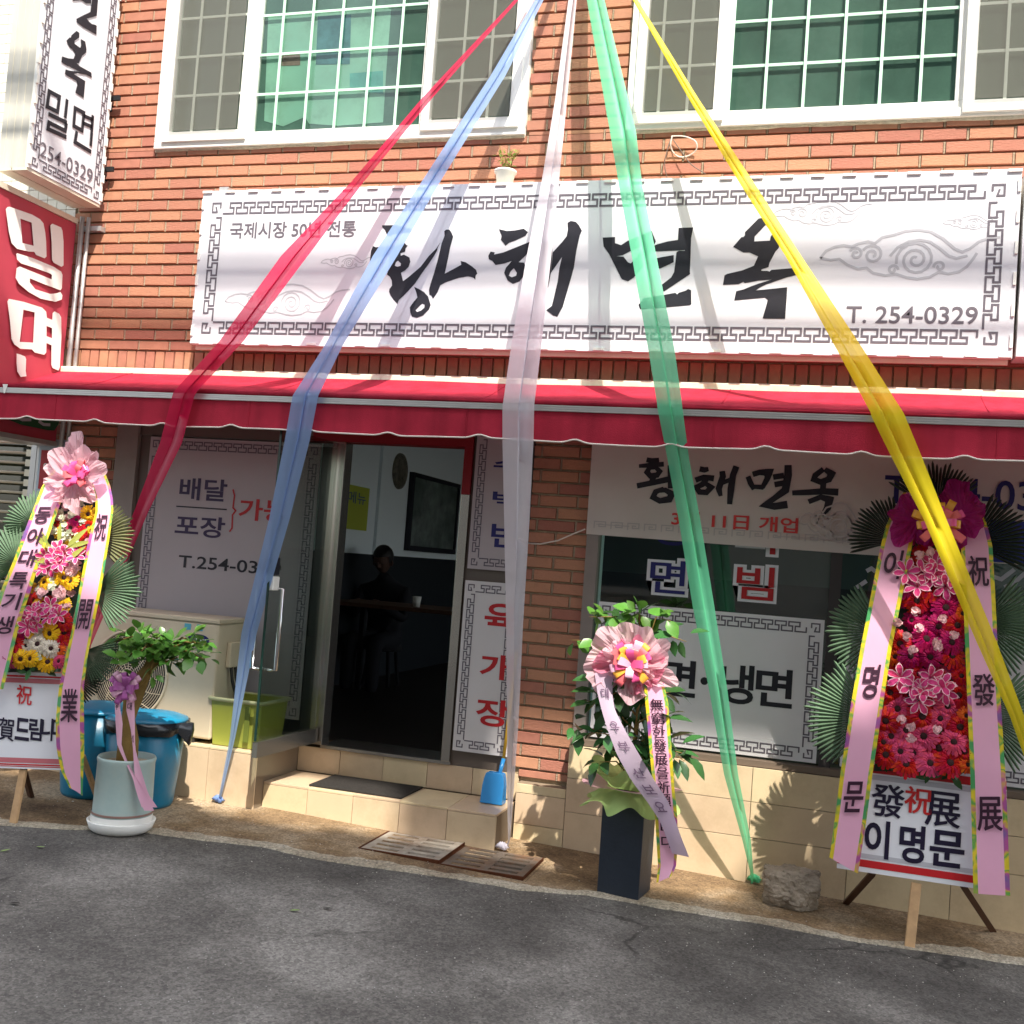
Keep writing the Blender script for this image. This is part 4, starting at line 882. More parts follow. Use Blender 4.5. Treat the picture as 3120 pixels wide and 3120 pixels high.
ribbon('white_ribbon', 'white ribbon hanging past the doorway down to the drain cover', [(0,1732,1757),(300,1692,1728),(567,1648,1702),(780,1605,1680),(1050,1558,1650),(1225,1533,1629)],
    [(1234,1531,1628),(1340,1531,1626),(1580,1536,1614),(1900,1542,1594),(2200,1545,1580),(2400,1545,1566),(2560,1548,1554)], (gnd(1538,2590), gnd(1544,2590)), m_rw, F3, gnd(1528,2596)+Vector((0,0,.02)), -.36)
ribbon('green_ribbon', 'bright green ribbon in front of the right shop window', [(0,1788,1842),(400,1858,1938),(566,1886,1957),(780,1925,2000),(1070,1976,2056),(1230,2002,2078)],
    [(1242,2003,2079),(1400,2034,2100),(1580,2067,2133),(1850,2111,2177),(2100,2160,2216),(2360,2206,2249),(2560,2262,2288),(2660,2286,2296)], (gnd(2288,2694), gnd(2294,2694)), m_rg, F2, gnd(2296,2695)+Vector((0,0,.02)), -.16)
ribbon('yellow_ribbon', 'yellow ribbon crossing in front of the right flower wreath', [(0,1928,1943),(300,2098,2128),(559,2254,2299),(780,2393,2442),(1070,2552,2634),(1256,2652,2752)],
    [(1268,2655,2758),(1400,2720,2812),(1580,2813,2883),(1953,2974,3036),(2180,3076,3120)], (at(3145,2330,-.75)+Vector((-.02,0,0)), at(3145,2330,-.75)+Vector((.02,0,0))), m_ry, F1, None, -.80)

# ================================================================== BOW / FLOWER KIT
def gerbera_mesh(mc, r=1.0, petals=20, seed=0):
    rg = random.Random(seed); mb = MB()
    for ring, (rr, lift, n) in enumerate(((1.0, .05, petals), (.74, .18, petals-3))):
        for i in range(n):
            a = 2*math.pi*(i+.5*ring)/n+rg.uniform(-.06, .06); da = math.pi/n*1.05; L = rr*rg.uniform(.92, 1.06)
            pts = [(.12, 0, .14), (.55*L, -da*1.0, .10+lift), (.92*L, -da*.75, lift), (L, 0, lift-.06), (.92*L, da*.75, lift), (.55*L, da*1.0, .10+lift), (.55*L, 0, .17+lift)]
            b = len(mb.v)
            for q, (rad, ang, z) in enumerate(pts): mb.v.append((rad*math.cos(a+ang), rad*math.sin(a+ang), z))
            mb.f += [(b, b+1, b+6), (b, b+6, b+5), (b+1, b+2, b+6), (b+6, b+4, b+5), (b+2, b+3, b+6), (b+3, b+4, b+6)]
    me = mesh_of('gerbera', mb, mc); me.materials.append(m_eye)
    bm2 = bmesh.new(); bm2.from_mesh(me)
    res = bmesh.ops.create_uvsphere(bm2, u_segments=10, v_segments=6, radius=.24)
    for v in res['verts']: v.co.z = v.co.z*.45+.17
    fs = {f for v in res['verts'] for f in v.link_faces}
    for f in fs: f.material_index = 1
    bm2.to_mesh(me); bm2.free(); return me
m_eye = mat('flower_eye', (.03, .008, .008), .8)
def lily_mesh(mc, me_):
    mb = MB(); edges = []
    for i in range(6):
        a = i*math.pi/3; W_ = .26
        prof = [(.05, 0, .05), (.35, W_*.75, .28), (.65, W_, .38), (.88, W_*.55, .36), (1.05, 0, .28)]
        b = len(mb.v); ca_, sa_ = math.cos(a), math.sin(a)
        for (r, w, z) in prof:
            for s_ in (-1, -.75, 0, .75, 1):
                ed = .06*math.sin(r*9+s_*3) if abs(s_) == 1 else 0
                x, y = r, w*s_; mb.v.append((x*ca_-y*sa_, x*sa_+y*ca_, z+.05*abs(s_)+ed*.5))
        for p in range(4):
            for s_ in range(4): q = b+p*5+s_; mb.f.append((q, q+1, q+6, q+5)); edges.append(1 if s_ in (0, 3) or p == 3 else 0)
    me = mesh_of('lily', mb, mc); me.materials.append(me_)
    for f, e in zip(me.polygons, edges): f.material_index = e
    return me
def carn_mesh(mc, seed=1):
    rg = random.Random(seed); mb = MB()
    for i in range(16):
        a = rg.uniform(0, 6.28); r = .2+.75*(i/16); z = .55*(1-i/16)+.1; t = .35
        c = Vector((r*.6*math.cos(a), r*.6*math.sin(a), z))
        pts = [c+Vector((t*math.cos(a+k*2*math.pi/6)*rg.uniform(.7, 1.2), t*math.sin(a+k*2*math.pi/6)*rg.uniform(.7, 1.2), rg.uniform(-.1, .22))) for k in range(6)]
        b = len(mb.v); mb.v.append(tuple(c)); mb.v += [tuple(p) for p in pts]
        mb.f += [(b, b+1+k, b+1+(k+1) % 6) for k in range(6)]
    return mesh_of('carnation', mb, mc)
pm_ = lambda n, c: mat(n, c, .55, .25, .12, 60, trans=.25, var=.12)
FL = {'mag': gerbera_mesh(pm_('petal_magenta', (.45, .004, .11)), seed=1), 'red': gerbera_mesh(pm_('petal_red', (.55, .006, .012)), seed=2), 'pink': gerbera_mesh(pm_('petal_pink', (.72, .075, .18)), seed=3),
      'org': gerbera_mesh(pm_('petal_orange', (.78, .12, .012)), seed=4), 'yel': gerbera_mesh(pm_('petal_yellow', (.82, .47, .01)), seed=5), 'wht': gerbera_mesh(pm_('petal_cream', (.78, .70, .58)), seed=6),
      'lily': lily_mesh(pm_('lily_pink', (.66, .05, .20)), pm_('lily_edge', (.86, .55, .62))), 'carn': carn_mesh(pm_('petal_pale_pink', (.80, .50, .52))), 'cwh': carn_mesh(pm_('petal_white', (.70, .72, .55)), 4)}
NAME = {'lily': 'lily', 'carn': 'carnation', 'cwh': 'carnation'}
def flower(kind, P, n, size, parent, tilt=.35, rg=R_):
    d = (n+Vector((rg.uniform(-tilt, tilt), 0, rg.uniform(-tilt, tilt)))).normalized()
    M = Matrix.Translation(P) @ d.to_track_quat('Z', 'Y').to_matrix().to_4x4() @ Matrix.Rotation(rg.uniform(0, 6.28), 4, 'Z') @ Matrix.Scale(size, 4)
    link(NAME.get(kind, 'gerbera'), FL[kind], parent, M)
def leaf_mesh(mc, name='leaf', w=.42, curl=.15):
    mb = MB()
    for i, (t, ww) in enumerate(((0, .02), (.25, w*.8), (.55, w), (.82, w*.55), (1, .0))):
        z = -curl*t*t
        mb.v += [(t, -ww/2, z+.06*ww*2), (t, 0, z), (t, ww/2, z+.06*ww*2)]
    for i in range(4):
        b = i*3; mb.f += [(b, b+3, b+4, b+1), (b+1, b+4, b+5, b+2)]
    return mesh_of(name, mb, mc, True)
def palm_fan(parent, c, n, u, r, a0, a1, k, m, name='palm_leaf'):
    """a pleated fan-palm leaf: blades radiating from c between angles a0..a1 (degrees, 0 = right)"""
    h = u.cross(n).normalized(); mb = MB()
    for i in range(k):
        a = math.radians(a0+(a1-a0)*(i+.5)/k); da = math.radians((a1-a0)/k)*.46; rr = r*(1+.04*math.sin(i*1.7)+.03*R_.uniform(-1, 1)); 
        d = h*math.cos(a)+u*math.sin(a); s_ = -h*math.sin(a)+u*math.cos(a)
        b = len(mb.v)
        for (t, ww, z) in ((.02, .3, .0), (.45, 1.0, .012), (.78, 1.0, .006), (.95, .60, -.004), (1.0, .12, -.010)):
            wid = rr*t*math.tan(da)*ww
            for e, dz in ((-1, 0), (0, .010), (1, 0)): mb.v.append(tuple(c+d*rr*t+s_*wid*e+n*(z+dz)))
        for q in range(4):
            o = b+q*3; mb.f += [(o, o+3, o+4, o+1), (o+1, o+4, o+5, o+2)]
    return obj(name, mb, m, parent)
def loop_bow(parent, c, n, u, r, cnt, m, w=.030, seed=2, name='bow_loop'):
    rg = random.Random(seed); h = u.cross(n).normalized()
    for i in range(cnt):
        a = 2*math.pi*i/cnt*1.618; ring = .45+.55*((i*7) % cnt)/cnt
        d = (h*math.cos(a)+u*math.sin(a))*ring*r + n*(.35+.5*(1-ring))*r
        s_ = (d.cross(n)).normalized()*w/2; L = d; mb = MB(); K = 9; t0 = n*r*.10
        for q in range(K+1):
            ph = math.pi*q/K; p = c + L*(math.sin(ph)*.5*1.0+.0) + d.normalized()*r*.0 + L*.5*(1-math.cos(ph))*.0
            p = c + L*math.sin(ph) + (s_.normalized().cross(d.normalized()))*r*.22*math.cos(ph)
            mb.v += [tuple(p-s_), tuple(p+s_)]
        mb.f = [(q*2, q*2+1, q*2+3, q*2+2) for q in range(K)]
        obj(name, mb, m[i % len(m)], parent, True)
def tulle(parent, c, n, u, r, m, lobes=9, depth=.35, seed=1, name='tulle', asp=1.0, spikes=.12, yoff=0):
    rg = random.Random(seed); h = u.cross(n).normalized(); K = 96; mb = MB(); ph = [rg.uniform(.75, 1.15) for _ in range(lobes)]
    mb.v.append(tuple(c))
    for ring, f in enumerate((.2, .4, .6, .8, 1.0)):
        for k in range(K):
            a = 2*math.pi*k/K; lob = ph[int(k/K*lobes) % lobes]; fr = k/K*lobes % 1
            e = 1+(lob-1+spikes*(math.sin(math.pi*fr)-.6))*f
            cx_, cy_ = math.cos(a), math.sin(a); fold = math.sin(a*lobes*2.0+ring*.3)*.05*f*r+noise.noise(Vector((cx_*3*f, cy_*3*f, seed)))*.30*r*f+noise.noise(Vector((cx_*9*f, cy_*9*f, seed+3)))*.22*r*f; e *= 1+.30*noise.noise(Vector((cx_*2.5, cy_*2.5, seed*3)))*f
            mb.v.append(tuple(c+(h*math.cos(a)*asp+u*math.sin(a))*r*f*e + n*(depth*r*f*f*.5+fold)))
    for k in range(K): mb.f.append((0, 1+k, 1+(k+1) % K))
    for ring in range(4):
        for k in range(K): a = 1+ring*K+k; b = 1+ring*K+(k+1) % K; mb.f.append((a, a+K, b+K, b))
    return obj(name, mb, m, parent, False)
m_tpink = sheer('tulle_pale_pink', (.82, .56, .62), (1, .85, .9), .18); m_tmag = sheer('tulle_magenta', (.42, .02, .22), (.9, .3, .6), .16)
m_lpink = mat('satin_hot_pink', (.80, .10, .30), .25, .5, trans=.2); m_lcor = mat('satin_coral', (.80, .16, .18), .25, .5, trans=.2); m_lyel = mat('satin_gold', (.85, .42, .06), .25, .5, trans=.2)
m_lpur = mat('satin_mauve', (.45, .12, .38), .25, .5, trans=.2); m_lpl = mat('satin_pale_pink', (.80, .45, .60), .3, .5, trans=.2)

class Sash:
    def __init__(s, rows, hit):     # rows: (y, xl, xr[, depth offset])
        s.P = []
        for r in rows:
            o = r[3] if len(r) > 3 else 0
            s.P.append((hit(r[1], r[0], o), hit(r[2], r[0]+(r[4] if len(r) > 4 else 0), o)))
        s.cum = [0]
        for a, b in zip(s.P, s.P[1:]): s.cum.append(s.cum[-1]+(((a[0]+a[1])-(b[0]+b[1]))/2).length)
    def S(s, u, L, off=0):
        L = max(0, min(s.cum[-1]-1e-6, L)); i = 0
        while i < len(s.cum)-2 and s.cum[i+1] < L: i += 1
        t = (L-s.cum[i])/max(1e-6, s.cum[i+1]-s.cum[i]); a = s.P[i][0].lerp(s.P[i+1][0], t); b = s.P[i][1].lerp(s.P[i+1][1], t)
        nn = (b-a).cross(s.P[i+1][0]-s.P[i][0]); nn.normalize()
        if nn.dot(CAM-a) < 0: nn = -nn
        return a.lerp(b, u)+nn*(off+.004*math.sin(L*11)*math.sin(math.pi*u))
    def mesh(s, u0, u1, nu=4, off=0):
        mb = MB(); n = max(8, int(s.cum[-1]/.03))
        for i in range(n+1):
            for k in range(nu+1): mb.v.append(tuple(s.S(u0+(u1-u0)*k/nu, s.cum[-1]*i/n, off)))
        for i in range(n):
            for k in range(nu): a = i*(nu+1)+k; mb.f.append((a, a+1, a+nu+2, a+nu+1))
        return mb
    def locate(s, px, py):          # nearest (u, L) on the sash to a photographed point
        best = None
        for i in range(200):
            L = s.cum[-1]*i/199; c = s.S(.5, L); v = c-CAM; d = v.dot(_fwd); y = 1560-v.dot(_up)/d*F_PX; x = 1560+v.dot(_right)/d*F_PX
            e = (y-py)**2+(x-px)**2*.2
            if best is None or e < best[0]: best = (e, L)
        return best[1]
    def char(s, mb, ch, px, py, size, wf=.62, off=.0015, bold=.018, mir=1):
        L = s.locate(px, py)
        text(mb, ch, lambda u, v: s.S(.5+(u-.5)*wf, L-(v-.5)*size, off+.006), bold)
    def build(s, parent, name, edge=.13):
        o = obj(name, s.mesh(edge, 1-edge), m_pinkr, parent, True)
        obj('sash_edge', s.mesh(0, edge, 1), m_edge, o, True); obj('sash_edge', s.mesh(1-edge, 1, 1), m_edge, o, True)
        return o
m_ink = mat('brush_ink', (.035, .010, .025), .5)

# ================================================================== RIGHT WREATH
def plane_frame(P0, yaw, tilt):
    h = Vector((math.cos(yaw), math.sin(yaw), 0)); n0 = Vector((math.sin(yaw), -math.cos(yaw), 0))
    u = (Vector((0, 0, 1))*math.cos(tilt) - n0*math.sin(tilt)).normalized(); n = (n0*math.cos(tilt)+Vector((0, 0, 1))*math.sin(tilt)).normalized()
    def hit(px, py, off=0): return hitp(px, py, P0+n*off, n)
    return h, u, n, hit
P0 = gnd(2771, 2887)
WR_ = thing('flower_wreath', 'tall red and magenta congratulation flower wreath on an easel at the right', 'flower wreath', P0, 'congratulation flower wreaths')
h, u, n, hit = plane_frame(P0, math.radians(2), math.radians(8))
obj('leg', MB().bar(P0+Vector((0,0,.0)), hit(2792, 2690, -.02), .042, .022), m_wood, WR_, bevel=.004)
for a, b in (((2575,2735),(2660,2660)), ((3012,2808),(2935,2700))):
    A = gnd(*a); A.y = min(A.y, -.13); obj('rear_leg', MB().bar(A, hit(*b, -.05), .026, .02), m_woodd, WR_)
obj('back_frame', MB().bar(hit(2640,2600,-.05), hit(2800,1600,-.06), .03).bar(hit(2960,2640,-.05), hit(2880,1600,-.06), .03), m_woodd, WR_)
def quadp(hit, pts, off): return [hit(x, y, off) for x, y in pts]
bq = quadp(hit, [(2550,2645),(3072,2722),(3066,2372),(2566,2310)], 0)
bd = MB(); bd.add(bq+[p-n*.012 for p in bq], [(0,1,2,3),(7,6,5,4),(0,4,5,1),(1,5,6,2),(2,6,7,3),(3,7,4,0)]); bo = obj('name_board', bd, m_board, WR_)
def lerpq(q, s_, t_): return (q[0].lerp(q[1], s_)).lerp(q[3].lerp(q[2], s_), t_)
BQ = lambda s_, t_: lerpq(bq, s_, t_)
for t0, t1, mm in ((.90, .975, m_boardred), (.045, .11, m_boardred), (.84, .885, m_cloud), (.125, .165, m_cloud)):
    mb = MB(); mb.quad(*(BQ(s_, t_)+n*.0015 for s_, t_ in ((.0,t0),(1,t0),(1,t1),(.0,t1)))); obj('board_stripe', mb, mm, bo)
mb = MB()
def ch_plane(mb, s, hit, c, w, hh, off, bold=.018, rot=0):
    text(mb, s, lambda u_, v_: hit(c[0]+(u_-.5)*w*math.cos(rot)-(v_-.5)*hh*math.sin(-rot)+(0.06*-(v_-.5)*-hh), c[1]-(v_-.5)*hh+(u_-.5)*w*.13, off), bold)
for s, c, w, hh in (('發', (2705,2440), 98, 98), ('展', (2873,2466), 104, 104), ('이', (2672,2557), 76, 116), ('명', (2779,2572), 78, 116), ('문', (2886,2587), 106, 110)): ch_plane(mb, s, hit, c, w, hh, .003, 0 if s in '發展' else .026)
obj('lettering', mb, m_navy if False else mat('ink_blueblack', (.012, .008, .03), .4), bo)
mb = MB(); ch_plane(mb, '祝', hit, (2798,2439), 82, 80, .003, .012); obj('red_lettering', mb, mat('ink_red', (.50, .02, .02), .4), bo)
# palm fans behind
pl = [((2850,1560),165,35,150,24,m_palmd), ((2735,1650),150,95,200,20,m_palmd), ((2950,1660),190,-25,70,20,m_palmd), ((2690,1930),172,115,245,24,m_palm), ((2985,1900),190,-60,60,24,m_palm),
      ((2660,2190),205,120,235,26,m_palm), ((2990,2180),200,-60,55,26,m_palm), ((2760,2050),150,100,260,16,m_palmd)]
def pxscale(hit, c): return (hit(c[0]+50, c[1], 0)-hit(c[0]-50, c[1], 0)).length/100
for c, r, a0, a1, k, m in pl: palm_fan(WR_, hit(*c, -.03-.01*R_.random()), n, u, r*pxscale(hit, c), a0, a1, k, m)
# flower bed: dark foam then flowers
fq = [(2662,2350),(2960,2345),(2935,1610),(2778,1600)]
fo = MB(); q = quadp(hit, fq, .005); fo.add(q+[p-n*.05 for p in q], [(0,1,2,3),(7,6,5,4),(0,4,5,1),(1,5,6,2),(2,6,7,3),(3,7,4,0)]); obj('flower_foam', fo, m_palmd, WR_)
def inq(x, y, quad, mrg=0):
    ins = True
    for (ax, ay), (bx, by) in zip(quad, quad[1:]+quad[:1]):
        if (bx-ax)*(y-ay)-(by-ay)*(x-ax) > -mrg*math.hypot(bx-ax, by-ay): ins = False
    return ins
rg = random.Random(5); placed = []
fixed = [(2765,1795,'mag',30),(2830,1795,'red',36),(2880,1852,'mag',38),(2905,1800,'mag',34),(2792,1830,'red',34),(2858,1908,'mag',34),(2820,1948,'mag',38),(2898,1958,'mag',34),(2772,1998,'mag',34),(2834,2000,'mag',34),(2900,2000,'red',34),(2742,1960,'red',36),(2915,1905,'red',36),(2728,2000,'org',26),(2935,1870,'org',26),
    (2736,2160,'pink',36),(2808,2182,'red',40),(2862,2188,'pink',32),(2884,2150,'pink',34),(2714,2243,'pink',33),(2760,2225,'pink',34),(2816,2243,'pink',38),(2906,2262,'pink',35),(2744,2290,'pink',32),(2784,2292,'pink',32),(2862,2280,'red',40),(2832,2326,'pink',36),(2892,2325,'red',40),(2700,2195,'red',36),(2925,2215,'red',38),(2940,2290,'red',32),(2700,2300,'red',36),(2760,2330,'red',36),(2920,2120,'red',36),(2712,2110,'red',32),(2945,2180,'org',24),(2948,2330,'org',24),(2690,2260,'red',30),(2930,2060,'red',26),
    (2815,1695,'red',34),(2872,1700,'red',32),(2845,1668,'mag',28),(2910,1740,'mag',26)]
for i in range(100):
    a_, t_ = rg.uniform(.06, .94), rg.uniform(.03, .97); y = 1610+t_*735; x = (1-a_)*(2778-116*t_)+a_*(2935+25*t_)
    if True: flower(rg.choice(['red', 'red', 'mag', 'red', 'pink'] if y > 1980 else ['mag', 'mag', 'red']), hit(x, y, .028+.012*rg.random()), n, 31*pxscale(hit, (x, y)), WR_, .5, rg)
for x, y, k, s in fixed: flower(k, hit(x, y, .055+.02*rg.random()), n, s*pxscale(hit, (x, y))*1.3, WR_, .3, rg)
for x, y in ((2838,1755),(2795,1790),(2880,1785),(2848,1742),(2812,1745),(2900,1755),(2760,1745),(2850,1722),(2770,2095),(2812,2108),(2832,2062),(2868,2090),(2745,2065),(2800,2135),(2880,2105)): flower('lily', hit(x, y, .085), n, 42*pxscale(hit, (x, y))*1.1, WR_, .45, rg)
for x, y in ((2790,1864),(2870,1886),(2798,1914),(2764,1940),(2852,1955),(2856,1970),(2783,1983),(2744,2193),(2775,2212),(2776,2247),(2856,2225),(2905,1932),(2733,1893),(2830,1680),(2800,1690)): flower('carn', hit(x, y, .10), n, 21*pxscale(hit, (x, y)), WR_, .4, rg)
lf = leaf_mesh(m_leafd)
for i in range(46):
    x, y = rg.uniform(2690, 2960), rg.choice([rg.uniform(2325, 2365), rg.uniform(1620, 2340)])
    if not inq(x, y, fq) and y < 2320: continue
    M = Matrix.Translation(hit(x, y, .045)) @ (n+Vector((rg.uniform(-1,1),0,rg.uniform(-1,1)))*.6).to_track_quat('Z', 'Y').to_matrix().to_4x4() @ Matrix.Rotation(rg.uniform(0, 6.28), 4, 'Z') @ Matrix.Scale(.075, 4)
    link('leaf', lf, WR_, M)
sl = Sash([(1500,2752,2830,-.02),(1560,2718,2800,.03),(1600,2700,2790,.06),(1664,2683,2779,.09),(1800,2656,2752,.10),(1974,2622,2717,.10),(2150,2592,2690,.10),(2347,2562,2660,.09),(2500,2543,2640,.07),(2612,2527,2614,.06,50)], hit)
so1 = sl.build(WR_, 'sash_left')
sr = Sash([(1500,2880,2950,-.02),(1560,2905,2990,.03),(1600,2918,3008,.06),(1664,2928,3024,.09),(1800,2934,3032,.10),(1974,2941,3040,.10),(2150,2948,3050,.10),(2347,2956,3063,.09),(2500,2960,3070,.07),(2722,2966,3078,.06,8)], hit)
so2 = sr.build(WR_, 'sash_right')
sl_n = so1; so1.name = 'sash'; so2.name = 'sash'
mb = MB(); sl.char(mb, '이', 2723, 1724, .135, .56); sl.char(mb, '명', 2664, 2077, .15, .5); sl.char(mb, '문', 2600, 2425, .135, .62); obj('lettering', mb, m_ink, so1)
mb = MB(); sr.char(mb, '祝', 2980, 1740, .135, .62, bold=.010); sr.char(mb, '發', 2998, 2105, .135, .66, bold=0); sr.char(mb, '展', 3017, 2477, .14, .68, bold=0); obj('lettering', mb, m_ink, so2)
cB = hit(2862, 1590, .10); sc_ = pxscale(hit, (2862, 1590))
tulle(WR_, hit(2795,1588,.10), n, u, 92*sc_, m_tmag, 7, .3, 3, asp=.95); tulle(WR_, hit(2922,1572,.10), n, u, 98*sc_, m_tmag, 5, .3, 8, asp=.95)
loop_bow(WR_, hit(2862,1600,.13), n, u, 92*sc_, 18, [m_lpink, m_lcor, m_lyel], .034, 5)

# ================================================================== LEFT WREATH
P0 = gnd(40, 2510)
WL_ = thing('flower_wreath', 'mixed yellow, pink and red congratulation flower wreath at the left edge', 'flower wreath', P0, 'congratulation flower wreaths')
h, u, n, hit = plane_frame(P0, math.radians(12), math.radians(10))
obj('leg', MB().bar(P0, hit(72, 2345, -.02), .036, .02), m_wood, WL_, bevel=.004)
obj('rear_leg', MB().bar(gnd(300,2440), hit(250, 2300, -.05), .026, .02), m_wood, WL_)
obj('rear_leg', MB().bar(gnd(52,2440)+Vector((0,.1,0)), hit(60, 2300, -.08), .03, .02), m_woodd, WL_)
bq = quadp(hit, [(-60,2338),(240,2348),(236,2054),(-60,2042)], 0)
bd = MB(); bd.add(bq+[p-n*.012 for p in bq], [(0,1,2,3),(7,6,5,4),(0,4,5,1),(1,5,6,2),(2,6,7,3),(3,7,4,0)]); bo = obj('name_board', bd, m_board, WL_)
m_bord2 = mat('board_rose', (.50, .14, .16), .5)
for t0, t1, mm in ((.945, .965, m_boardred), (.885, .935, m_bord2), (.035, .05, m_boardred), (.06, .11, m_bord2), (.02, .028, m_boardred)):
    mb = MB(); mb.quad(*(lerpq(bq, s_, t_)+n*.0015 for s_, t_ in ((.0,t0),(1,t0),(1,t1),(.0,t1)))); obj('board_stripe', mb, mm, bo)
mb = MB(); ch_plane(mb, '祝', hit, (74,2117), 46, 58, .003, .012); obj('red_lettering', mb, mat('ink_red2', (.55, .02, .03), .4), bo)
mb = MB(); 
for s, c, w in (('賀', (20,2222), 46), ('드', (68,2222), 44), ('림', (108,2222), 40), ('니', (144,2222), 34), ('다', (176,2222), 34)): ch_plane(mb, s, hit, c, w, 68, .003, .006 if s == '賀' else .025)
obj('lettering', mb, mat('ink_blueblack2', (.012, .008, .03), .4), bo)
m_palm2 = mat('palm_leaf_olive', (.17, .18, .085), .5, .3, .18, 16, trans=.15)
for c, r, a0, a1, k, m in [((290,1640),118,-45,95,22,m_palm2), ((290,1800),135,-62,62,24,m_palm), ((255,1985),110,-70,25,20,m_palm), ((110,1600),105,95,215,18,m_palm), ((60,1720),130,95,230,22,m_palm), ((225,2060),90,-60,30,16,m_palmd)]:
    palm_fan(WL_, hit(*c, -.03-.01*R_.random()), n, u, r*pxscale(hit, c), a0, a1, k, m)
fq = [(-40,2050),(170,2045),(290,1530),(175,1530)]
q = quadp(hit, fq, .005); fo = MB(); fo.add(q+[p-n*.05 for p in q], [(0,1,2,3),(7,6,5,4),(0,4,5,1),(1,5,6,2),(2,6,7,3),(3,7,4,0)]); obj('flower_foam', fo, m_palmd, WL_)
k1 = (0, 1300, 3.864); k2 = (0, 1800, 3.864)
L = [(k1, (1045,1030), 'yel', 22), (k1, (1040,1180), 'red', 24), (k1, (980,1260), 'red', 20), (k1, (1080,1230), 'yel', 14), (k1, (840,1190), 'pink', 20), (k1, (760,1780), 'yel', 24), (k1, (840,1830), 'yel', 22), (k1, (530,1840), 'yel', 20), (k1, (990,1420), 'red', 20), (k1, (900,1100), 'mag', 16),
     (k2, (410,110), 'red', 18), (k2, (430,175), 'yel', 17), (k2, (745,185), 'yel', 23), (k2, (600,500), 'yel', 26), (k2, (760,370), 'red', 24), (k2, (760,500), 'red', 26), (k2, (740,600), 'red', 20), (k2, (360,490), 'yel', 17), (k2, (240,480), 'mag', 20), (k2, (450,630), 'wht', 26), (k2, (605,680), 'wht', 23), (k2, (310,650), 'wht', 18), (k2, (170,630), 'red', 22), (k2, (110,640), 'red', 18),
     (k2, (710,700), 'org', 18), (k2, (90,770), 'mag', 20), (k2, (160,830), 'pink', 18), (k2, (250,800), 'yel', 24), (k2, (370,800), 'yel', 22), (k2, (565,840), 'yel', 25), (k2, (700,830), 'pink', 18), (k2, (30,830), 'mag', 18), (k2, (700,20), 'carn', 22), (k2, (520,30), 'carn', 19), (k2, (800,200), 'carn', 14), (k2, (770,280), 'carn', 14),
     (k1, (760,1180), 'cwh', 14), (k1, (830,1260), 'cwh', 14), (k1, (930,1290), 'cwh', 13), (k1, (880,1360), 'cwh', 14), (k1, (760,1300), 'cwh', 14), (k1, (620,1830), 'cwh', 17), (k1, (620,1900), 'cwh', 15), (k1, (470,1900), 'cwh', 12), (k1, (740,1080), 'cwh', 12), (k1, (980,1120), 'cwh', 12), (k1, (860,1040), 'cwh', 14), (k1, (900,1640), 'carn', 18), (k1, (840,1690), 'carn', 20), (k2, (500,700), 'cwh', 13), (k2, (450,500), 'cwh', 12), (k2, (460,780), 'cwh', 12), (k1, (1050,1350), 'carn', 15), (k1, (850,1760), 'cwh', 12)]
for i in range(110):
    a_, t_ = rg.uniform(.08, .95), rg.uniform(.0, .97); y = 1540+t_*508; x = (1-a_)*(172-200*t_)+a_*(290-115*t_)
    if True: flower(rg.choice(['cwh', 'cwh', 'carn', 'yel', 'red']), hit(x, y, .022+.012*rg.random()), n, 19*pxscale(hit, (x, y)), WL_, .5, rg)
for k, p, kind, s in L:
    (x, y), = crop(*k, [p]); flower(kind, hit(x, y, .05+.02*rg.random()), n, s*pxscale(hit, (x, y))*1.3, WL_, .35, rg)
for k, p in [(k1, (700,1450)), (k1, (650,1520)), (k1, (760,1500)), (k1, (600,1650)), (k1, (700,1620)), (k1, (900,1540)), (k1, (540,1520)), (k1, (520,1680)), (k2, (600,180)), (k2, (480,250)), (k2, (400,260)), (k2, (600,310)), (k2, (700,290)), (k2, (440,370)), (k2, (350,330)), (k2, (330,420))]:
    (x, y), = crop(*k, [p]); flower('lily', hit(x, y, .085), n, 27*pxscale(hit, (x, y))*1.15, WL_, .5, rg)
lv = leaf_mesh(mat('leaf_variegated', (.35, .38, .08), .4, .4, .3, 40, trans=.25), 'leaf', .2, .2)
for (a, b) in (((700,1400),(690,1130)), ((780,1430),(1010,1180)), ((640,1460),(370,1260)), ((580,1420),(480,1240)), ((770,1600),(980,1400)), ((800,1420),(1050,1340)), ((620,1600),(260,1530))):
    (ax_, ay_), (bx_, by_) = crop(*k1, [a, b]); A, B_ = hit(ax_, ay_, .09), hit(bx_, by_, .12); d = (B_-A)
    X = d.normalized(); Z = (n - X*n.dot(X)).normalized(); Yv = Z.cross(X)
    link('leaf', lv, WL_, Matrix.Translation(A) @ Matrix((X, Yv, Z)).transposed().to_4x4() @ Matrix.Scale(d.length, 4))
for i in range(24):
    x, y = rg.uniform(0, 180), rg.uniform(2015, 2050)
    M = Matrix.Translation(hit(x, y, .04)) @ (n+Vector((rg.uniform(-1,1),0,rg.uniform(-1,1)))*.6).to_track_quat('Z', 'Y').to_matrix().to_4x4() @ Matrix.Rotation(rg.uniform(0, 6.28), 4, 'Z') @ Matrix.Scale(.06, 4)
    link('leaf', lf, WL_, M)
sl = Sash([(1430,165,235,-.02),(1480,128,205,.03),(1546,103,180,.08),(1620,74,154,.10),(1700,44,124,.10),(1792,5,96,.10),(1900,-28,60,.10),(1990,-50,38,.09),(2100,-70,10,.08)], hit)
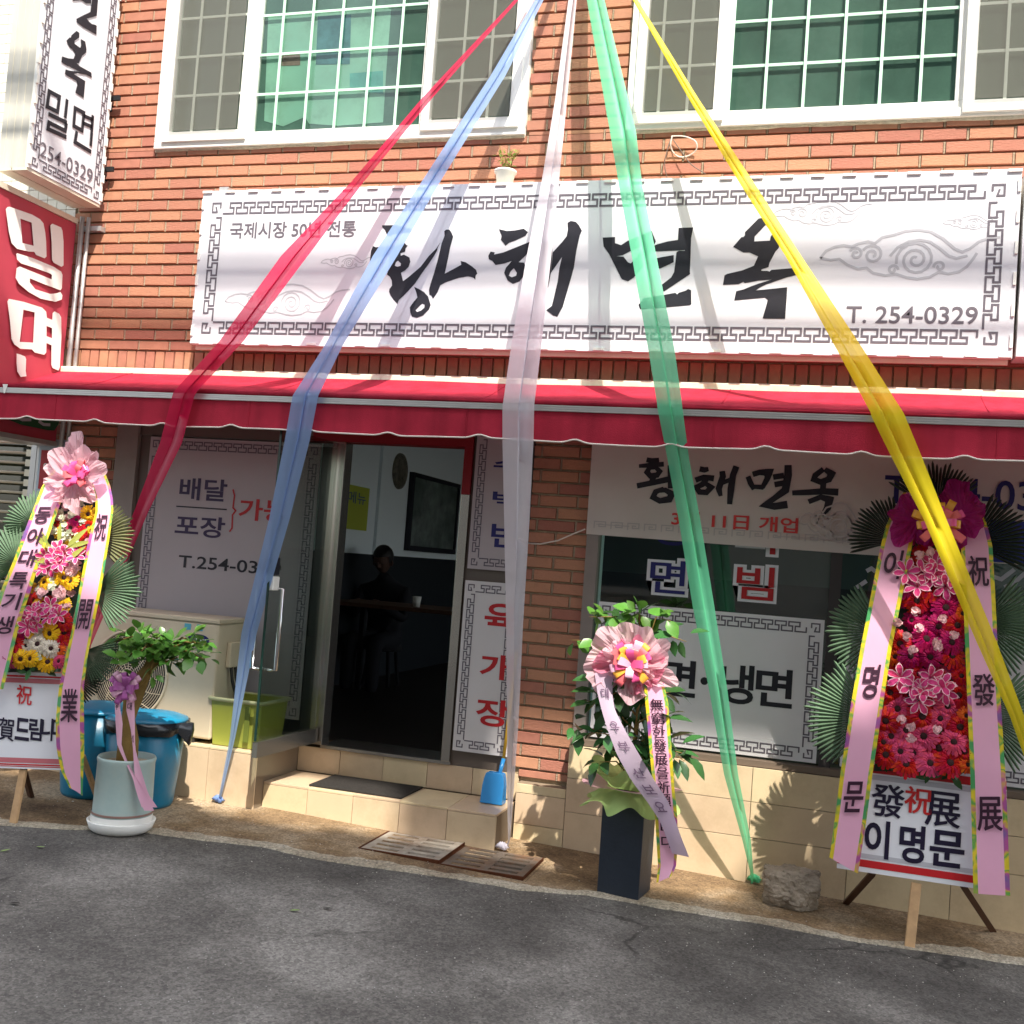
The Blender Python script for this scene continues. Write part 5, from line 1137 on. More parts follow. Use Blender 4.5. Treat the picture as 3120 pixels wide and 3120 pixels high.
sr = Sash([(1440,255,320,-.02),(1480,278,336,.03),(1520,291,344,.06),(1559,291,345,.08),(1650,268,332,.10),(1792,242,309,.10),(1924,218,282,.10),(2000,200,267,.10),(2098,179,255,.09),(2200,169,256,.09),(2281,172,257,.08),(2350,186,254,.07),(2400,212,251,.06,24)], hit)
so1 = sl.build(WL_, 'sash', .14); so2 = sr.build(WL_, 'sash', .14)
mb = MB()
for s, x, y in (('동', 140, 1573), ('아', 118, 1635), ('대', 92, 1702), ('특', 65, 1770), ('기', 43, 1835), ('생', 22, 1905)): sl.char(mb, s, x, y, .085, .6)
obj('lettering', mb, m_ink, so1)
mb = MB()
for s, x, y, z in (('祝', 300, 1607, .13), ('開', 251, 1873, .14), ('業', 210, 2152, .15)): sr.char(mb, s, x, y, z, .6, bold=.006)
obj('lettering', mb, m_ink, so2)
sc_ = pxscale(hit, (235, 1450))
m_tp2 = m_tpink
tulle(WL_, hit(225,1470,.09), n, u, 100*sc_, m_tp2, 7, .4, 12, spikes=.35, asp=.85)
tulle(WL_, hit(235,1440,.07), n, u, 98*sc_, m_tp2, 5, .3, 21, spikes=.45, asp=.75)
loop_bow(WL_, hit(240,1450,.12), n, u, 50*sc_, 15, [m_lpink, m_lpink, m_lcor], .030, 3)

# ================================================================== STREET OBJECTS
def foliage(parent, branches, mesh, size, cnt_per, rg, spread, up_bias=.3, name='leaf'):
    for br in branches:
        for i in range(cnt_per):
            t = rg.uniform(.25, 1.0); k = t*(len(br)-1); j = min(int(k), len(br)-2); P = br[j].lerp(br[j+1], k-j)
            d = Vector((rg.gauss(0, 1), rg.gauss(0, 1), rg.gauss(up_bias, .7))).normalized(); P = P+d*rg.uniform(0, spread)
            X = (d+Vector((0, 0, -.25))).normalized(); Z = (Vector((rg.gauss(0, .4), rg.gauss(-.35, .4), 1))); Z = (Z-X*Z.dot(X)).normalized(); Yv = Z.cross(X)
            link(name, mesh, parent, Matrix.Translation(P) @ Matrix((X, Yv, Z)).transposed().to_4x4() @ Matrix.Scale(size*rg.uniform(.7, 1.2), 4))
lf1 = leaf_mesh(m_leaf, 'leaf', .66, .22); lf2 = leaf_mesh(m_leafd, 'leaf', .48, .3)
# grey-green pot with braided tree, at the left
pc = gnd(350, 2545); yP = pc.y+.09
pc = Vector((pc.x-.035, yP, G(pc.x)))
T1 = thing('potted_tree', 'small tree with twisted trunk in a pale grey-green pot', 'potted plant', pc)
m_pot = mat('pot_glaze_grey_green', (.34, .44, .42), .5, .35, .08, 12, dirt=((.42, .40, .32), 6, .4))
obj('saucer', MB().lathe(pc+Vector((0,0,.002)), [(0,0),(.125,0),(.142,.014),(.156,.052),(.150,.054),(.128,.02),(0,.016)], 40), m_white, T1, True)
obj('pot', MB().lathe(pc+Vector((0,0,.02)), [(0,.0),(.134,.0),(.137,.045),(.137,.07),(.1345,.075),(.130,.30),(.134,.318),(.130,.328),(.121,.322),(.116,.295),(0,.29)], 48), m_pot, T1, True)
obj('pot_band', MB().lathe(pc+Vector((0,0,.02)), [(.1385,.002),(.1395,.056),(.138,.06)], 48), m_white, T1, True)
obj('pot_line', MB().lathe(pc+Vector((0,0,.02)), [(.1392,.066),(.1398,.071),(.1385,.076)], 48), mat('line_brown', (.30, .18, .15), .6), T1, True)
obj('soil', MB().lathe(pc+Vector((0,0,.318)), [(0,.006),(.118,0)], 24), mat('gravel_pale', (.45, .38, .28), .9, .1, .3, 90), T1)
m_trunk = mat('trunk_olive_brown', (.22, .145, .045), .8, .2, .25, 14, .4, 30)
tk = [pc+Vector(v) for v in ((0,0,.30),(.0,0,.42),(-.012,.0,.52),(.004,0,.62),(.03,0,.70),(.075,.01,.78),(.10,.02,.83),(.09,.02,.89))]
for s_ in (0, 1):
    obj('trunk', MB().tube([p+Vector((.016*math.cos(i*1.1+s_*math.pi), .016*math.sin(i*1.1+s_*math.pi), 0)) for i, p in enumerate(tk)], [.037,.033,.030,.030,.029,.026,.022,.012], 10), m_trunk, T1, True)
rg = random.Random(11); brs = []
for k in range(11):
    a = k*2.4; L_ = rg.uniform(.10, .22); e = tk[-1]+Vector((L_*math.cos(a)*1.25-.02, L_*math.sin(a)*.8, rg.uniform(-.02, .13)-.12))
    brs.append([tk[-2], tk[-1].lerp(e, .5)+Vector((0,0,.03)), e])
brs.append([tk[-2], tk[-2]+Vector((.16,-.02,.08)), tk[-2]+Vector((.27,-.03,.08))]); brs.append([tk[-2], tk[-2]+Vector((.18,-.03,.04)), tk[-2]+Vector((.27,-.03,.01))]); brs.append([tk[-3], tk[-3]+Vector((.1,-.02,.03)), tk[-3]+Vector((.17,-.03,.06))])
for b in brs: obj('twig', MB().tube(b, [.008, .005, .002], 5), m_trunk, T1, True)
foliage(T1, brs, lf1, .066, 21, rg, .055)
bc = pc+Vector((.02, -.07, .68))
nn = Vector((.3, -1, .1)).normalized(); uu = Vector((0, 0, 1))
loop_bow(T1, bc, nn, uu, .092, 19, [m_lpur, m_lpl, m_lpur], .026, 4)
def hb(px, py, o=0): return hitp(px, py, bc+Vector((0,-.02,0))+nn*o, nn)
for rows, chs in (([(2105,352,366),(2160,350,366),(2200,352,374),(2270,357,370),(2320,380,388),(2370,405,415),(2400,412,436),(2440,424,455),(2470,440,470)], (('우', 360, 2152),)),
                  ([(2105,388,408),(2160,384,410),(2220,398,411),(2280,405,412),(2330,408,425),(2380,412,440),(2420,418,452),(2460,432,480)], (('대', 396, 2152), ('성', 405, 2250)))):
    s_ = Sash([(r[0], r[1], r[2], .0) for r in rows], hb); o_ = obj('bow_tail', s_.mesh(0, 1, 3), m_lpl, T1, True)
    mb = MB()
    for ch, x, y in chs: s_.char(mb, ch, x, y, .035, .55)
    obj('lettering', mb, m_ink, o_)

# dark square planter with bow
pg = gnd(1866, 2728)
T2 = thing('bow_planter', 'leafy tree with a pink bow in a tall dark square planter', 'potted plant', pg)
rot = math.radians(-7); cxp = Vector((-.825, -.625, G(-.825)+.003))
m_plant = mat('planter_slate', (.020, .028, .042), .5, .4, .15, 10, .15, 60)
mbp = MB(); hw0, hw1, hh_ = .098, .100, .44
def rp_(x, y, z): return (cxp.x+x*math.cos(rot)-y*math.sin(rot), cxp.y+x*math.sin(rot)+y*math.cos(rot), cxp.z+z)
v_ = [rp_(sx_*hw, sy_*hw, z) for z, hw in ((0, hw0), (hh_, hw1), (hh_, hw1-.014), (hh_-.03, hw1-.014)) for sx_, sy_ in ((-1,-1),(1,-1),(1,1),(-1,1))]
f_ = [(3,2,1,0), (12,13,14,15)]
for lv_ in range(3):
    for k in range(4): a = lv_*4+k; b = lv_*4+(k+1) % 4; f_.append((a, b, b+4, a+4))
mbp.add(v_, f_); obj('planter_box', mbp, m_plant, T2, bevel=.004)
tb = [cxp+Vector(v) for v in ((0,0,.42),(0,.0,.6),(.01,0,.8),(.0,0,1.0),(.02,0,1.12))]
obj('stem', MB().tube(tb, [.014,.012,.010,.008,.004], 8), m_trunk, T2, True)
rg = random.Random(21); brs = []
for k in range(23):
    z0_ = rg.uniform(.50, 1.14); a = k*2.4; L_ = rg.uniform(.17, .30); P = cxp+Vector((0,0,z0_)); e = P+Vector((L_*math.cos(a)-.02, L_*math.sin(a)*.45-.03, rg.uniform(-.05, .12)))
    brs.append([P, P.lerp(e, .5)+Vector((0,0,.04)), e])
for dx_, dz_ in ((-.24,.34),(-.02,.38),(.14,.36),(-.32,.18),(-.12,.34)): brs.append([tb[3], tb[3]+Vector((dx_*.5,-.04,dz_*.75)), tb[3]+Vector((dx_,-.06,dz_*.72))])
for b in brs: obj('twig', MB().tube(b, [.005, .0035, .0015], 5), m_trunk, T2, True)
foliage(T2, brs[:23], lf2, .105, 10, rg, .06, .1); foliage(T2, brs[23:], lf1, .085, 13, rg, .03, -.1)
nn = Vector((.12, -1, .12)).normalized(); bc = hitp(1925, 2025, cxp+Vector((0, -.15, .9)), nn)
s0 = .155
def hb2(px, py, o=0): return hitp(px, py, bc+nn*o, nn)
m_tp3 = sheer('tulle_rose', (.80, .28, .40), (1, .7, .8), .12)
tulle(T2, bc, nn, uu, s0*1.08, m_tpink, 9, .4, 5, asp=1.08); tulle(T2, bc+nn*.02, nn, uu, s0*.85, m_tp3, 7, .5, 9); tulle(T2, bc+nn*.03+Vector((0.01,.0,-.01)), nn, uu, s0*.82, m_tpink, 6, .6, 15, spikes=.3)
loop_bow(T2, bc+nn*.05, nn, uu, s0*.74, 24, [m_lpink, m_lyel, m_lcor, m_lpl], .036, 8)
s_ = Sash([(2080,1962,2022,.03),(2140,1966,2036,.03),(2200,1972,2040,.03),(2300,1980,2048,.03),(2400,1990,2055,.03),(2480,1995,2063,.03),(2560,2000,2066,.03),(2640,2005,2060,.03),(2690,2000,2045,.05,-20)], hb2)
o_ = s_.build(T2, 'bow_tail', .15)
mb = MB()
for i, ch in enumerate('無窮한發展을祈願합니다'):
    y = 2148+ i*41.5; s_.char(mb, ch, 2000+i*4.5, y, .052, .55, bold=(.003 if ch in '無窮發展祈願' else .012))
obj('lettering', mb, m_ink, o_)
s_ = Sash([(2050,1812,1870,.04),(2110,1820,1865,.04),(2160,1832,1872,.05),(2220,1850,1902,.06),(2300,1880,1948,.06),(2380,1925,1995,.06),(2440,1970,2035,.06),(2500,2010,2058,.06),(2550,2030,2075,.06),(2600,2048,2100,.05,12)], hb2)
o_ = obj('bow_tail', s_.mesh(0, 1, 4), mat('satin_lilac_back', (.58, .46, .58), .5, .3, trans=.3), T2, True)
mb = MB()
for ch, x, y in (('대', 1838, 2112), ('우', 1880, 2215), ('부', 1905, 2275), ('산', 1945, 2355), ('보', 1985, 2405), ('요', 2030, 2455)): s_.char(mb, ch, x, y, .05, .5)
obj('lettering', mb, mat('ink_faded', (.16, .10, .16), .6), o_)
# tulle skirt around the planter top
m_lime = sheer('tissue_lime', (.50, .72, .25), (.9, 1, .7), .12); m_skp = sheer('tissue_pink', (.78, .45, .52), (1, .85, .9), .15)
def skirt(zc, r0, r1, dz, m, lobes, seed, amp=.25):
    mb = MB(); K = 120
    for q in range(5):
        t = q/4
        for k in range(K):
            a = 2*math.pi*k/K; r = r0+(r1-r0)*t*(1+amp*math.sin(a*lobes+seed)+.22*noise.noise(Vector((math.cos(a)*3, math.sin(a)*3, seed+t)))); z = zc+dz*t*(1+.3*math.sin(a*lobes*1.0+1+seed))
            mb.v.append((cxp.x+r*math.cos(a), cxp.y+r*math.sin(a), cxp.z+z))
    for q in range(4):
        for k in range(K): a = q*K+k; b = q*K+(k+1) % K; mb.f.append((a, b, b+K, a+K))
    return mb
obj('tissue_skirt', skirt(.475, .105, .205, -.075, m_lime, 7, 1), m_lime, T2); obj('tissue_skirt', skirt(.48, .10, .19, .085, m_lime, 6, 3), m_lime, T2)
obj('tissue_skirt', skirt(.478, .112, .215, .015, m_skp, 5, 2), m_skp, T2)

# flower pot on top of the sign
fp = Vector((at(1538, 565, -.09).x, -.095, sz1-.006))
T3 = thing('flower_pot', 'small white flower pot with a seedling standing on the fascia sign', 'potted plant', fp)
obj('pot', MB().lathe(fp, [(0,0),(.040,0),(.053,.088),(.062,.093),(.062,.104),(.050,.104),(.046,.08),(0,.075)], 28), m_white, T3, True)
rg = random.Random(3); brs = []
for k in range(9):
    a = k*2.4; e = fp+Vector((.085*math.cos(a)*rg.uniform(.3,1.1), .04*math.sin(a), .10+rg.uniform(.07,.14)+(.06 if k == 4 else 0))); brs.append([fp+Vector((.02*math.cos(a), .02*math.sin(a), .08)), (fp+e)/2+Vector((0,0,.06)), e])
for b in brs: obj('twig', MB().tube(b, .0022, 5), m_trunk, T3, True)
foliage(T3, brs, leaf_mesh(mat('leaf_succulent', (.22, .30, .06), .4, .4, .2, 40, var=.3, trans=.2), 'leaf', .4, .1), .026, 8, rg, .018, .5)

# wire coil on the wall
wc = at(2045, 415); wcm = []
def arc(pts, nm, m, r, label, cat, grp=None):
    P = [at(x, y, -.03-.02*math.sin(i)) for i, (x, y) in enumerate(pts)]; Q = []
    for i in range(len(P)-1):
        p0, p1, p2, p3 = P[max(i-1,0)], P[i], P[i+1], P[min(i+2, len(P)-1)]
        for j in range(6):
            t = j/6; Q.append(.5*((2*p1)+(-p0+p2)*t+(2*p0-5*p1+4*p2-p3)*t*t+(-p0+3*p1-3*p2+p3)*t**3))
    Q.append(P[-1]); return tag(obj(nm, MB().tube(Q, r, 6), m, None, True), label, cat, grp)
arc([(2045,415),(2085,416),(2118,430),(2122,455),(2100,474),(2070,478),(2050,462),(2043,440),(2048,416)], 'wire_coil', m_trim, .0035, 'cream wire wound in a loop below the right upper window', 'wire')
arc([(2046,418),(2035,450),(2025,500),(2035,552)], 'loose_wire', m_brown, .0025, 'dark loose wire hanging left of the cream wire loop', 'wire')
arc([(2050,425),(2075,460),(2105,500),(2150,530)], 'loose_wire', m_brown, .0025, 'dark loose wire trailing right towards the sign edge', 'wire')

# air conditioner
AC = thing('air_conditioner', 'cream outdoor air-conditioning unit standing on the tiled ledge', 'air conditioner', (-3.57, -.28, .32))
m_ac = mat('ac_cream_paint', (.60, .51, .37), .4, .4, .05, 5, dirt=((.45, .36, .22), 4, .25)); m_acd = mat('ac_dark', (.03, .028, .025), .6)
ax_0, ax_1, ay_0, ay_1, az_0, az_1 = -3.97, -3.16, -.42, -.13, .345, .985
obj('casing', MB().box(ax_0, ax_1, ay_0, ay_1, az_0, az_1-.015), m_ac, AC, bevel=.012)
obj('top_cover', MB().box(ax_0-.006, ax_1+.006, ay_0-.006, ay_1+.006, az_1-.0145, az_1+.012), m_ac, AC, bevel=.006)
obj('foot', MB().box(ax_0+.08, ax_0+.18, ay_0+.0, ay_1, .321, .344), m_acd, AC); obj('foot', MB().box(ax_1-.2, ax_1-.1, ay_0+.0, ay_1, .321, .344), m_acd, AC)
fcx, fcz, fr_ = -3.70, .645, .235
obj('fan_opening', MB().add([(fcx+fr_*math.cos(k*math.pi/24), ay_0-.0015, fcz+fr_*math.sin(k*math.pi/24)) for k in range(48)], [tuple(range(48))]), m_acd, AC)
m_gr = mat('grille_cream', (.60, .50, .36), .4)
gg = MB()
for k in range(16):
    r = .035+.0127*k; gg.tube([(fcx+r*math.cos(a*math.pi/24), ay_0-.010-.008*math.cos(r*6), fcz+r*math.sin(a*math.pi/24)) for a in range(49)], .0019, 4, False)
for k in range(14):
    a = k*2*math.pi/14; gg.tube([(fcx+r*math.cos(a+r*2.2), ay_0-.014-.008*math.cos(r*6), fcz+r*math.sin(a+r*2.2)) for r in (.03, .08, .13, .18, .235)], .0022, 4)
obj('fan_grille', gg, m_gr, AC)
obj('grille_rim', MB().tube([(fcx+(fr_+.006)*math.cos(a*math.pi/24), ay_0-.004, fcz+(fr_+.006)*math.sin(a*math.pi/24)) for a in range(49)], .008, 8, False), m_ac, AC, True)
obj('hub', MB().add([(fcx+.036*math.cos(k*math.pi/8), ay_0-.024, fcz+.036*math.sin(k*math.pi/8)) for k in range(16)], [tuple(range(16))]), m_ac, AC)
A1 = at(420+595/3.22, 1800+480/3.22, ay_0); e_ = MB(); e_.add([(A1.x+.068*math.cos(k*math.pi/16), ay_0-.0015, A1.z+.030*math.sin(k*math.pi/16)) for k in range(32)], [tuple(range(32))])
obj('badge', e_, m_navy, AC); t = MB(); text(t, 'Carrier', rect(ay_0-.003, A1.x-.052, A1.x+.052, A1.z-.014, A1.z+.016), .01, .2); obj('badge_lettering', t, m_white, AC)
t = MB(); text(t, '캐리어에어컨', rect(ay_0-.002, A1.x-.075, A1.x+.055, A1.z-.062, A1.z-.040), .01); obj('lettering', t, m_grey, AC)
for dx_ in (-.075, .0): obj('sticker', MB().box(A1.x+dx_-.018, A1.x+dx_+.022, ay_0-.0022, ay_0-.0008, A1.z+.048, A1.z+.082), mat('sticker_cyan', (.10, .40, .52), .4), AC)
obj('grip', MB().box(A1.x-.02, A1.x+.05, ay_0-.004, ay_0-.001, A1.z-.125, A1.z-.098), m_acd, AC); obj('grip_lip', MB().box(A1.x-.022, A1.x+.052, ay_0-.010, ay_0-.0045, A1.z-.128, A1.z-.112), m_ac, AC)
obj('valve_cover', MB().box(ax_1+.001, ax_1+.03, -.33, -.22, .73, .87), m_ac, AC, bevel=.006)
for y in (-.30, -.255): obj('pipe', MB().tube([(ax_1+.02, y, .74), (ax_1+.035, y, .66), (ax_1+.06, y+.03, .55), (ax_1+.10, y+.12, .42), (ax_1+.12, y+.2, .34)], .009, 8), m_acd, AC, True)

# lime storage bin on the ledge
LB = thing('plastic_bin', 'yellow-green plastic storage bin on the ledge beside the open glass door', 'bin', (-2.99, -.27, .32))
m_lime2 = mat('plastic_yellow_green', (.30, .33, .055), .35, .5, .05, 6)
def bin_mesh(x0, x1, y0, y1, z0, z1, tap):
    mb = MB(); X = [(x0+tap, x1-tap, y0+tap, y1-tap, z0), (x0, x1, y0, y1, z1), (x0+.008, x1-.008, y0+.008, y1-.008, z1), (x0+tap+.008, x1-tap-.008, y0+tap+.008, y1-tap-.008, z0+.01)]
    for a, b, c_, d_, z in X: mb.v += [(a, c_, z), (b, c_, z), (b, d_, z), (a, d_, z)]
    mb.f = [(3,2,1,0), (12,13,14,15)]
    for l in range(3):
        for k in range(4): a = l*4+k; b = l*4+(k+1) % 4; mb.f.append((a, b, b+4, a+4))
    return mb
obj('body', bin_mesh(-3.17, -2.86, -.425, -.13, .322, .575, .018), m_lime2, LB, bevel=.008)
obj('rim', MB().tube([(-3.175,-.43,.572),(-2.855,-.43,.572),(-2.855,-.125,.572),(-3.175,-.125,.572),(-3.175,-.43,.572)], .011, 8), mat('plastic_pale_green', (.46, .47, .26), .4), LB, True)
obj('strap', MB().box(-2.955, -2.925, -.432, -.4265, .36, .55), mat('plastic_olive', (.14, .17, .03), .4), LB)

# blue drums
def drum(loc, label, bag, sc):
    D_ = thing('plastic_drum', label, 'drum', loc, 'blue plastic drums by the ledge')
    mb_ = m_blue
    obj('body', MB().lathe(loc, [(0,0),(.165*sc,0),(.172*sc,.02),(.192*sc,.22),(.205*sc,.43),(.198*sc,.43),(.185*sc,.22),(.16*sc,.03),(0,.02)], 44), mb_, D_, True)
    if bag:
        mb = MB(); K = 60
        for q, (r, z) in enumerate(((.195,.435),(.222,.44),(.224,.40),(.215,.375))):
            for k in range(K):
                a = 2*math.pi*k/K; rr = r*sc+.010*noise.noise(Vector((a*4, q, 2)))*(q > 0); zz = z+.018*noise.noise(Vector((a*3, q, 5)))*(q > 1)-(.05 if q == 3 and abs(a-.1) < .22 else 0)
                if q >= 1 and abs(a-.05) < .12: rr += .05
                mb.v.append((loc[0]+rr*math.cos(a), loc[1]+rr*math.sin(a), loc[2]+zz))
        for q in range(3):
            for k in range(K): a = q*K+k; b = q*K+(k+1) % K; mb.f.append((a, b, b+K, a+K))
        obj('bin_liner', mb, mat('black_plastic_film', (.012, .014, .018), .2, .5), D_, True)
    obj('lid', MB().lathe(loc, [(0,.475),(.10*sc,.472),(.17*sc,.462),(.212*sc,.448),(.216*sc,.436),(.205*sc,.432)], 44), mb_, D_, True)
    return D_
m_blue = mat('plastic_blue', (.004, .18, .32), .34, .5, .10, 5, .05, 30, dirt=((.10, .20, .26), 4, .5), streak=.15)
bR = gnd(455, 2482); drum((bR.x-.17, bR.y+.16, G(bR.x)+.005), 'bright blue plastic drum with black liner behind the grey-green pot', True, .97)
bL = gnd(240, 2444); drum((bL.x-.06, bL.y+.19, G(bL.x)+.005), 'darker blue plastic drum partly hidden behind the left wreath', False, .95)

# mat, grates, dustpan, rock, leaves
mt = MB(); q = []
for x, y in ((1024,2356),(948,2392),(1227,2432),(1289,2396)):
    d = ray(x, y); q.append(CAM+d*((.166-CAM.z)/d.z))
xa, xb = (q[0].x+q[1].x)/2, (q[2].x+q[3].x)/2; ya, yb = min(q[1].y, q[2].y), max(q[0].y, q[3].y)
tag(obj('door_mat', MB().box(xa, xb, max(ya, -.375), -.03, .1585, .170), mat('mat_charcoal', (.035, .032, .030), .95, .1, .3, 90, .8, 200), bevel=.003), 'charcoal rubber door mat lying on the tiled doorstep', 'mat')
m_iron = mat('grate_iron_worn', (.125, .10, .08), .6, .3, .3, 9, .3, 60, dirt=((.17, .065, .02), 7, .8)); m_iron2 = mat('grate_iron_pale', (.34, .30, .25), .6, .3, .3, 9, .3, 60, dirt=((.12, .06, .03), 5, .95)); m_rust = mat('rust_frame', (.075, .026, .012), .9, .1, .3, 20)
gx0, gx1, gy0, gy1 = -2.09, -1.275, -.755, -.392
obj('drain_pit', MB().box(gx0-.02, gx1+.02, gy0-.02, gy1+.01, -.12, -.030), m_dark, None, kind='structure')
for gi, (a, b) in enumerate(((gx0, (gx0+gx1)/2-.006), ((gx0+gx1)/2+.006, gx1))):
    zt_ = G((a+b)/2)+.011
    g_ = thing('drain_grate', ('worn pale iron drain grate on the left' if gi == 0 else 'rusty dark drain grate under the white ribbon knot')+' below the doorstep', 'drain cover', ((a+b)/2, -.57, zt_), 'slotted drain covers below the doorstep')
    mb = MB(); W_ = b-a; ny = 5; cw = W_/2
    xs_ = [a, a+.035, a+cw-.022, a+cw+.022, b-.035, b]
    mb.box(xs_[0], xs_[1], gy0, gy1, zt_-.012, zt_); mb.box(xs_[2], xs_[3], gy0, gy1, zt_-.012, zt_); mb.box(xs_[4], xs_[5], gy0, gy1, zt_-.012, zt_)
    ph = (gy1-gy0)/(ny+.35)
    for (u0, u1) in ((xs_[1], xs_[2]), (xs_[3], xs_[4])):
        y = gy0
        for k in range(ny+1):
            y1_ = y+ph*(.50 if 0 < k < ny else .4); mb.box(u0, u1, y, min(y1_, gy1), zt_-.012, zt_-.0005); y = y1_+ph*.50
    obj('plate', mb, m_iron if gi else m_iron2, g_)
    obj('rim', MB().box(a-.012, a-.001, gy0-.012, gy1+.006, zt_-.03, zt_+.001).box(b+.001, b+.005, gy0-.012, gy1+.006, zt_-.03, zt_+.001).box(a-.001, b+.001, gy0-.014, gy0-.001, zt_-.03, zt_+.001), m_rust, g_)
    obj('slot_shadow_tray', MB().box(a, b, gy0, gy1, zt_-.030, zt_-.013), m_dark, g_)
DP = thing('dustpan', 'bright blue plastic dustpan with yellow pole leaning beside the brick pillar', 'dustpan', (-1.62, -.1, .16))
m_bl2 = mat('plastic_sky_blue', (.03, .25, .60), .25, .5); m_ye2 = mat('pole_yellow', (.75, .45, .03), .4)
A, Bp = at(1471, 2445, -.12), at(1540, 2350, -.12); mb = MB(); x0_, x1_ = A.x, Bp.x+.01; z0_, z1_ = .163, .163+.155
K = 14; fr2 = [(x0_+(x1_-x0_)*(.5-.5*math.cos(math.pi*k/K)), z0_+(z1_-z0_)*min(1, 1.25*math.sin(math.pi*k/K)**.55)) for k in range(K+1)]
P_ = [(x, -.15-.03*(1-(z-z0_)/(z1_-z0_)), z) for x, z in fr2]; Q_ = [(x, -.10, z) for x, z in fr2]
mb.add(P_+Q_, [(k, k+1, k+K+2, k+K+1) for k in range(K)]+[tuple(range(K+1, 2*K+2))]+[tuple(range(K, -1, -1))]); obj('scoop', mb, m_bl2, DP, bevel=.004)
obj('socket', MB().tube([((x0_+x1_)/2+.02, -.135, z1_-.03), ((x0_+x1_)/2+.03, -.10, z1_+.07)], .011, 10), m_bl2, DP, True)
obj('pole', MB().tube([((x0_+x1_)/2+.03, -.10, z1_+.07), (-1.585, -.04, .95)], .0085, 10), m_ye2, DP, True)
rk = bmesh.new(); bmesh.ops.create_icosphere(rk, subdivisions=5, radius=1.0)
rc = Vector((-.085, -.33, G(-.085)+.085))
for v in rk.verts:
    p = v.co.copy(); f = 1+.24*noise.noise(p*1.4+Vector((4,1,2)))-.20*abs(noise.noise(p*2.2))-.10*abs(noise.noise(p*5))+.05*noise.noise(p*9)+.03*noise.noise(p*19)
    p = Vector((max(-.85, min(.85, p.x*1.15)), p.y, max(-.9, min(.72, p.z*1.1))))*f; v.co = Vector((p.x*.150, p.y*.12, p.z*.118))+rc
me = bpy.data.meshes.new('rock'); rk.to_mesh(me); rk.free(); me.materials.append(mat('granite_weathered', (.34, .29, .23), .9, .15, .25, 14, .8, 60, dirt=((.10, .075, .055), 9, .7)))
ro = link('rock', me); tag(ro, 'rounded weathered granite stone against the tiled wall at the right', 'rock')
fl_m = mat('fallen_leaf_green', (.20, .30, .08), .5); fl_d = mat('fallen_leaf_dark', (.02, .015, .012), .7)
for i, (x, y, a, lab, m) in enumerate(((895,2780,.3,'pale green fallen leaf on the asphalt near the left centre',fl_m),(122,2585,0,'green fallen leaf on the asphalt below the left wreath leg',fl_m),(10,2600,1.0,'green fallen leaf at the left edge of the asphalt',fl_m),(45,2757,0,'dark fallen leaf with pale tip on the left asphalt',fl_d),(996,2773,.1,'small black scrap on the asphalt right of the pale leaf',fl_d))):
    P = gnd(x, y); me = leaf_mesh(m, 'fallen_leaf', .36, -.12)
    o = link('fallen_leaf', me, None, Matrix.Translation(P+Vector((-.02, 0, .005))) @ Matrix.Rotation(a, 4, 'Z') @ Matrix.Scale(.045, 4)); tag(o, lab, 'leaf', 'litter on the asphalt')

gr_ = MB(); rg = random.Random(77)
for i in range(1500):
    x = rg.uniform(-4.6, 2.2); y = rg.choice([rg.uniform(-3.4, -.4), rg.gauss(-.95, .22)])
    if y > -.40 or y < -3.6: continue
    r = rg.uniform(.0012, .0042)*(1.5 if rg.random() < .05 else 1); z = G(x)+.006 if y > -1.2 else G(x)
    c = [Vector((x+r*rg.uniform(.6, 1.3)*math.cos(k*1.57+i), y+r*rg.uniform(.6, 1.3)*math.sin(k*1.57+i), z)) for k in range(4)]; t_ = Vector((x, y, z+r*rg.uniform(.5, 1.1)))
    gr_.add(c+[t_], [(0,1,4),(1,2,4),(2,3,4),(3,0,4)])
obj('road_grit', gr_, mat('grit_grey', (.30, .28, .25), .9, .1, 0, 5, var=.6), kind='stuff')

# ================================================================== INSIDE THE RESTAURANT
XI = -3.868
PF = thing('framed_picture', 'large dark framed landscape print on the restaurant side wall', 'picture', (XI, 4.6, 1.46))
obj('frame', MB().box(XI-.03, XI+.02, 3.98, 4.02, 1.46, 2.21).box(XI-.03, XI+.02, 5.3, 5.34, 1.46, 2.21).box(XI-.03, XI+.02, 4.02, 5.3, 1.46, 1.51).box(XI-.03, XI+.02, 4.02, 5.3, 2.17, 2.21), m_black, PF)
pic = mat('picture_print', (.10, .13, .12), .3, .5, .8, 5, dirt=((.45, .5, .5), 3.5, .6)); obj('print', MB().quad((XI, 4.02, 1.51), (XI, 5.3, 1.51), (XI, 5.3, 2.17), (XI, 4.02, 2.17)), pic, PF)
mb = MB(); K = 28
for r, dx_ in ((.0, .02), (.10, .02), (.13, .035), (.165, .02), (.17, 0)):
    for k in range(K): mb.v.append((XI-.03+dx_, 3.72+r*math.cos(2*math.pi*k/K), 2.19+r*math.sin(2*math.pi*k/K)))
for q in range(4):
    for k in range(K): a = q*K+k; b = q*K+(k+1) % K; mb.f.append((a, b, b+K, a+K))
tag(obj('wall_plaque', mb, mat('plaque_carved', (.13, .12, .09), .35, .5, .7, 22, .8, 50), None, True), 'round carved dark plaque on the restaurant side wall', 'plaque')
NT = thing('wall_notice', 'yellow-green notice sheet hanging on the restaurant side wall', 'notice', (XI, 2.9, 1.6))
obj('sheet', MB().box(XI-.03, XI-.015, 2.55, 3.05, 1.60, 1.97), mat('notice_lime', (.42, .48, .06), .6), NT)
t = MB(); text(t, '메뉴', lambda u, v: Vector((XI-.013, 2.62+.36*u, 1.82+.1*v)), .01); obj('lettering', t, mat('notice_ink', (.05, .10, .2), .5), NT)
